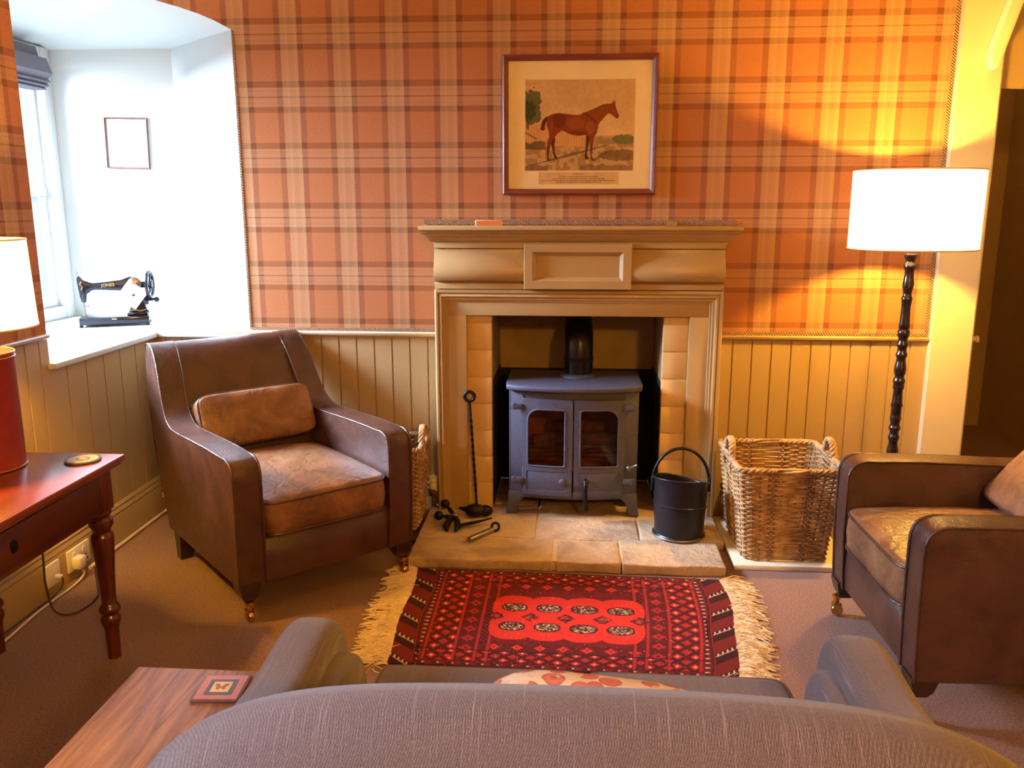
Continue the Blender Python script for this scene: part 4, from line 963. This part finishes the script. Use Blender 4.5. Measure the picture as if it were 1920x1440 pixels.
m = M(); m.box(tx1-.040, tx1-.031, 1.62, 2.28, TAB-.150, TAB-.045, .003); dr = obj('drawer_front', cx_(m), MT['mahoganydark'], CT, 40)
m = M(); m.tube([(tx1-.030, 1.96+.011*cos(t), TAB-.095+.016*sin(t)) for t in [tau*k/16 for k in range(16)]], .003, 6, True); m.box(tx1-.031, tx1-.028, 1.952, 1.968, TAB-.112, TAB-.078, .001); obj('escutcheon', cx_(m), MT['iron2'], dr)
LEGP = [(.020, 0), (.021, .05), (.022, .10), (.026, .112), (.030, .125), (.031, .135), (.026, .145), (.024, .150), (.032, .160), (.033, .170), (.027, .180), (.022, .188), (.023, .22), (.026, .29), (.031, .36), (.034, .405), (.033, .415), (.026, .425), (.028, .435), (.036, .450), (.036, .465), (.027, .475), (.033, .485), (.034, .492), (.03, .50)]
for lx, ly in ((tx1-.065, ty1-.062), (tx0+.065, ty1-.062), (tx1-.065, ty0+.062), (tx0+.065, ty0+.062)):
    m = M(); m.lathe(LEGP, 28, (lx, ly, 0)); m.box(lx-.031, lx+.031, ly-.031, ly+.031, .495, TAB-.03, .003); obj('leg', cx_(m), MT['mahoganyz'], CT, 40)
RCo = thing('round_coaster', 'round grey coaster with pale ring on the red side table', 'coaster', (-1.475, 2.395, TAB))
obj('disc', M().lathe([(0, .0005), (.05, .0005), (.052, .003), (.05, .006), (0, .006)], 40), MT['slate'], RCo)
m = M(); m.lathe([(.020, .0062), (.030, .0066), (.042, .0066), (.043, .0062)], 40, (0, 0, 0), False); m.box(-.012, .012, -.01, .012, .006, .0066); obj('pale_ring', m, MT['coasterpale'], RCo)

# ------------------------------------------------------------------ sockets and cables
def plate(name, y, z, w, h, label, dbl, extra):
    t = thing(name, label, 'socket', (XL+.0205, y, z), 0, 'sockets on the left skirting')
    obj('face_plate', M().box(0, .009, -w/2, w/2, -h/2, h/2, .002), MT['plastic'], t); return t
S1 = plate('double_socket', 2.995, .082, .146, .086, 'white double wall socket with a plug in it on the left skirting', True, True)
for y in (-.045, .02): obj('switch', M().box(.009, .013, y, y+.016, .012, .030, .001), MT['plastic'], S1)
m = M()
for dy, dz in ((0, .0), (-.011, -.02), (.011, -.02)): m.box(.0088, .0094, .042+dy-.003, .042+dy+.003, -.008+dz-.004, -.008+dz+.004)
obj('socket_hole', m, MT['inkdark'], S1, 0)
PG = tag(obj('power_plug', M().box(0, .036, -.024, .024, -.022, .026, .008, 3), MT['plastic'], None), 'white square plug in the left half of the double socket', 'plug'); PG.location = (XL+.030, 2.96, .070)
S2 = plate('phone_socket', 2.825, .082, .086, .086, 'white single phone socket on the left skirting under the table', False, True)
PJ = tag(obj('phone_plug', M().box(0, .026, -.007, .007, -.006, .006, .002), MT['plastic']), 'tiny plug in the single phone socket', 'plug'); PJ.location = (XL+.030, 2.835, .070)
plate('wall_socket', 3.735, .115, .07, .086, 'white socket on the skirting at the corner behind the left armchair', False, False)
def bez(P, n=40):
    P = [Vector(p) for p in P]; out = []
    for i in range(len(P)-1):
        p0, p1, p2, p3 = P[max(i-1, 0)], P[i], P[i+1], P[min(i+2, len(P)-1)]
        for j in range(n//(len(P)-1)+1):
            t = j/(n//(len(P)-1)+1); out.append(.5*((2*p1)+(-p0+p2)*t+(2*p0-5*p1+4*p2-p3)*t*t+(-p0+3*p1-3*p2+p3)*t**3))
    return out+[P[-1]]
tag(obj('white_cable', M().tube(bez([(-1.872, 2.96, .044), (-1.868, 2.955, .02), (-1.87, 2.88, .0065), (-1.875, 2.70, .0065), (-1.86, 2.5, .0065), (-1.84, 2.2, .0065), (-1.80, 1.7, .0065)], 60), .0048, 8), MT['whitecable'], None, 60), 'cream power cable running along the skirting from the plug', 'cable')
tag(obj('brown_cable', M().tube(bez([(-1.885, 3.10, .018), (-1.87, 3.04, .010), (-1.80, 2.93, .0055), (-1.73, 2.80, .0055), (-1.74, 2.68, .0055), (-1.80, 2.66, .02), (-1.85, 2.70, .10), (-1.862, 2.72, .17), (-1.868, 2.73, .22)], 90), .0038, 8), MT['browncable'], None, 60), 'thin brown cable looping on the carpet below the sockets', 'cable')
tag(obj('phone_cable', M().tube(bez([(-1.874, 2.835, .068), (-1.870, 2.825, .04), (-1.890, 2.78, .006), (-1.895, 2.72, .005), (-1.895, 2.55, .005), (-1.893, 2.3, .005)], 50), .0028, 8), MT['browncable'], None, 60), 'dark thin phone cable hanging from the single socket', 'cable')
tag(obj('white_conduit', M().tube([(-1.898, 3.05, .0085), (-1.898, 3.4, .0085), (-1.898, 3.72, .0085)], .0075, 8), MT['whitecable'], None, 60), 'cream cable clipped along the foot of the left skirting', 'cable')
tag(obj('lamp_flex', M().tube(bez([(-1.42, 1.50, .006), (-1.33, 1.44, .006), (-1.215, 1.37, .006), (-1.165, 1.27, .006), (-1.18, 1.17, .006), (-1.22, 1.05, .006)], 40), .005, 8), MT['whitecable'], None, 60), 'cream flex curving on the carpet at bottom left', 'cable')

# ------------------------------------------------------------------ sofa
SO = thing('two_seat_sofa', 'taupe linen two seat sofa seen from behind in the foreground', 'sofa', (.03, 1.2, 0))
# back: camel top
def backtop(x): 
    q = abs(x)/.585; return .834-.036*q**2-.10*q**5
m = M(); R = []; n = 60
for i in range(n+1):
    x = -.585+1.17*i/n; zt = backtop(x); endr = max(0, (abs(x)-.52)/.065); k = sqrt(max(.02, 1-endr**2)); y0 = -.335+.02*(x/.585)**2
    prof = [(.02, .08), (.0, .30), (.005, zt-.13), (.012, zt-.07), (.028, zt-.03), (.055, zt-.007), (.085, zt), (.115, zt-.008), (.14, zt-.035), (.155, zt-.09), (.17, .45), (.17, .08)]
    R.append([(x, y0+.085+(a-.085)*k, z if z < .4 else z-.012*(1-k)) for a, z in prof])
m.rings(R, True, True); obj('backrest', m, MT['sofa'], SO, 60)
obj('seat_base', M().box(-.45, .45, -.16, .40, .10, .30, .015, 3), MT['sofa'], SO, 50)
for s in (-1, 1):
    # arm: padded band arching over a sunken inner panel
    out_ = []
    p = [(-.25, .10), (-.25, .60), (.10, .628), (.25, .638), (.315, .628), (.355, .59), (.372, .52), (.375, .40), (.37, .10)]
    m = M(); m.prism(smooth_open(p, 3), 'yz', s*(.468 if s < 0 else .452), s*(.578 if s < 0 else .560), .036, 5)
    m.fn(lambda c: (c.x-s*.0*c.y, c.y, c.z))
    a = obj('arm', m, MT['sofa'], SO, 60)
    q = [(-.25, .12), (-.25, .55), (.10, .585), (.23, .588), (.295, .565), (.330, .50), (.338, .40), (.338, .12)]
    m = M(); m.prism(smooth_open(q, 3), 'yz', s*.425, s*.50, .020, 4); obj('inner_panel', m, MT['sofa'], a, 60)
for i, (a, b) in enumerate(((-.424, .003), (.009, .424))):
    cm, s1, s2 = cushion(b-a, .60, .145, .016, .12, seed=i); off = Matrix.Translation(((a+b)/2, .155, .305))
    c = obj('seat_cushion', cm.xf(off), MT['sofa'], SO, 60)
    m = M(); m.tube([off @ Vector(q) for q in s1], .005, 8, True); obj('piping', m, MT['sofa'], c)
for x in (-.5, .5):
    for y in (-.25, .32): obj('foot', M().lathe([(.018, 0), (.03, .105)], 16, (x, y, 0)), MT['darkwood'], SO)
def floral():
    t = NT('floral_cushion_linen', .95, 0, .15); v = t.n('ShaderNodeTexVoronoi'); v.inputs['Scale'].default_value = 26; v.inputs['Randomness'].default_value = .9
    t.l(t.co.outputs['Object'], v.inputs['Vector'])
    a = t.ramp(v.outputs['Distance'], [(0, lin(190, 96, 80)), (.28, lin(204, 122, 100)), (.44, lin(190, 104, 86)), (.47, lin(222, 196, 160)), (1, lin(226, 204, 172))])
    w = t.noise(14, 4, .6, None, 2); c = t.mix(t.ramp(w, [(.56, (0, 0, 0, 1)), (.6, (1, 1, 1, 1))]), a, lin(216, 184, 150)); t.color(c); t.bump(t.noise(600, 2), .3); return t.m
cm, s1, s2 = cushion(.37, .27, .05, .030, .52)
m = cm; m.xf(Matrix.Translation((.045, 1.125, .606)) @ Matrix.Rotation(radians(5), 4, 'Y') @ Matrix.Rotation(radians(74), 4, 'X'))
tag(obj('scatter_cushion', m, floral(), None, 60), 'cream and red floral cushion peeping over the sofa back', 'cushion')

# ------------------------------------------------------------------ oak lamp table at bottom left
OT = thing('oak_side_table', 'light oak table at bottom left beside the sofa arm', 'table', (-.735, 1.2, 0))
m = M(); m.box(-.135, .130, -.45, .328, .478, .50, .003); obj('table_top', m, MT['oak'], OT, 40)
m = M(); m.box(-.115, .11, -.42, .30, .42, .478, .003); obj('apron', m, MT['oak'], OT, 40)
for x in (-.10, .095):
    for y in (-.40, .28): obj('leg', M().box(x-.02, x+.02, y-.02, y+.02, 0, .43, .003), MT['oak'], OT)
SC = thing('square_coaster', 'square coaster with a butterfly on the oak table', 'coaster', (-.667, 1.457, .50), radians(4))
obj('base', M().prism(rrect(-.047, .047, -.047, .047, (.008,)*4), 'xy', .0, .0045, .001), simple('maroon_coaster_edge', lin(116, 80, 72), .4), SC)
def flat(nm, h, z, c, bord=None): return obj(nm, M().box(-h, h, -h, h, z, z+.0004), simple(nm+'_ink', c, .35, 0, .12, 120), SC, 0)
flat('orange_border', .041, .0046, lin(204, 106, 70)); flat('brown_border', .027, .0050, lin(80, 58, 52)); flat('yellow_panel', .018, .0054, lin(228, 192, 96))
m = M()
for s in (-1, 1):
    m.prism([(s*.001, .001), (s*.006, .010), (s*.013, .011), (s*.012, .003), (s*.007, -.001), (s*.010, -.006), (s*.006, -.010), (s*.001, -.005)], 'xy', .0059, .0062)
obj('butterfly', m, simple('butterfly_ink', lin(170, 96, 40), .5), SC, 0)
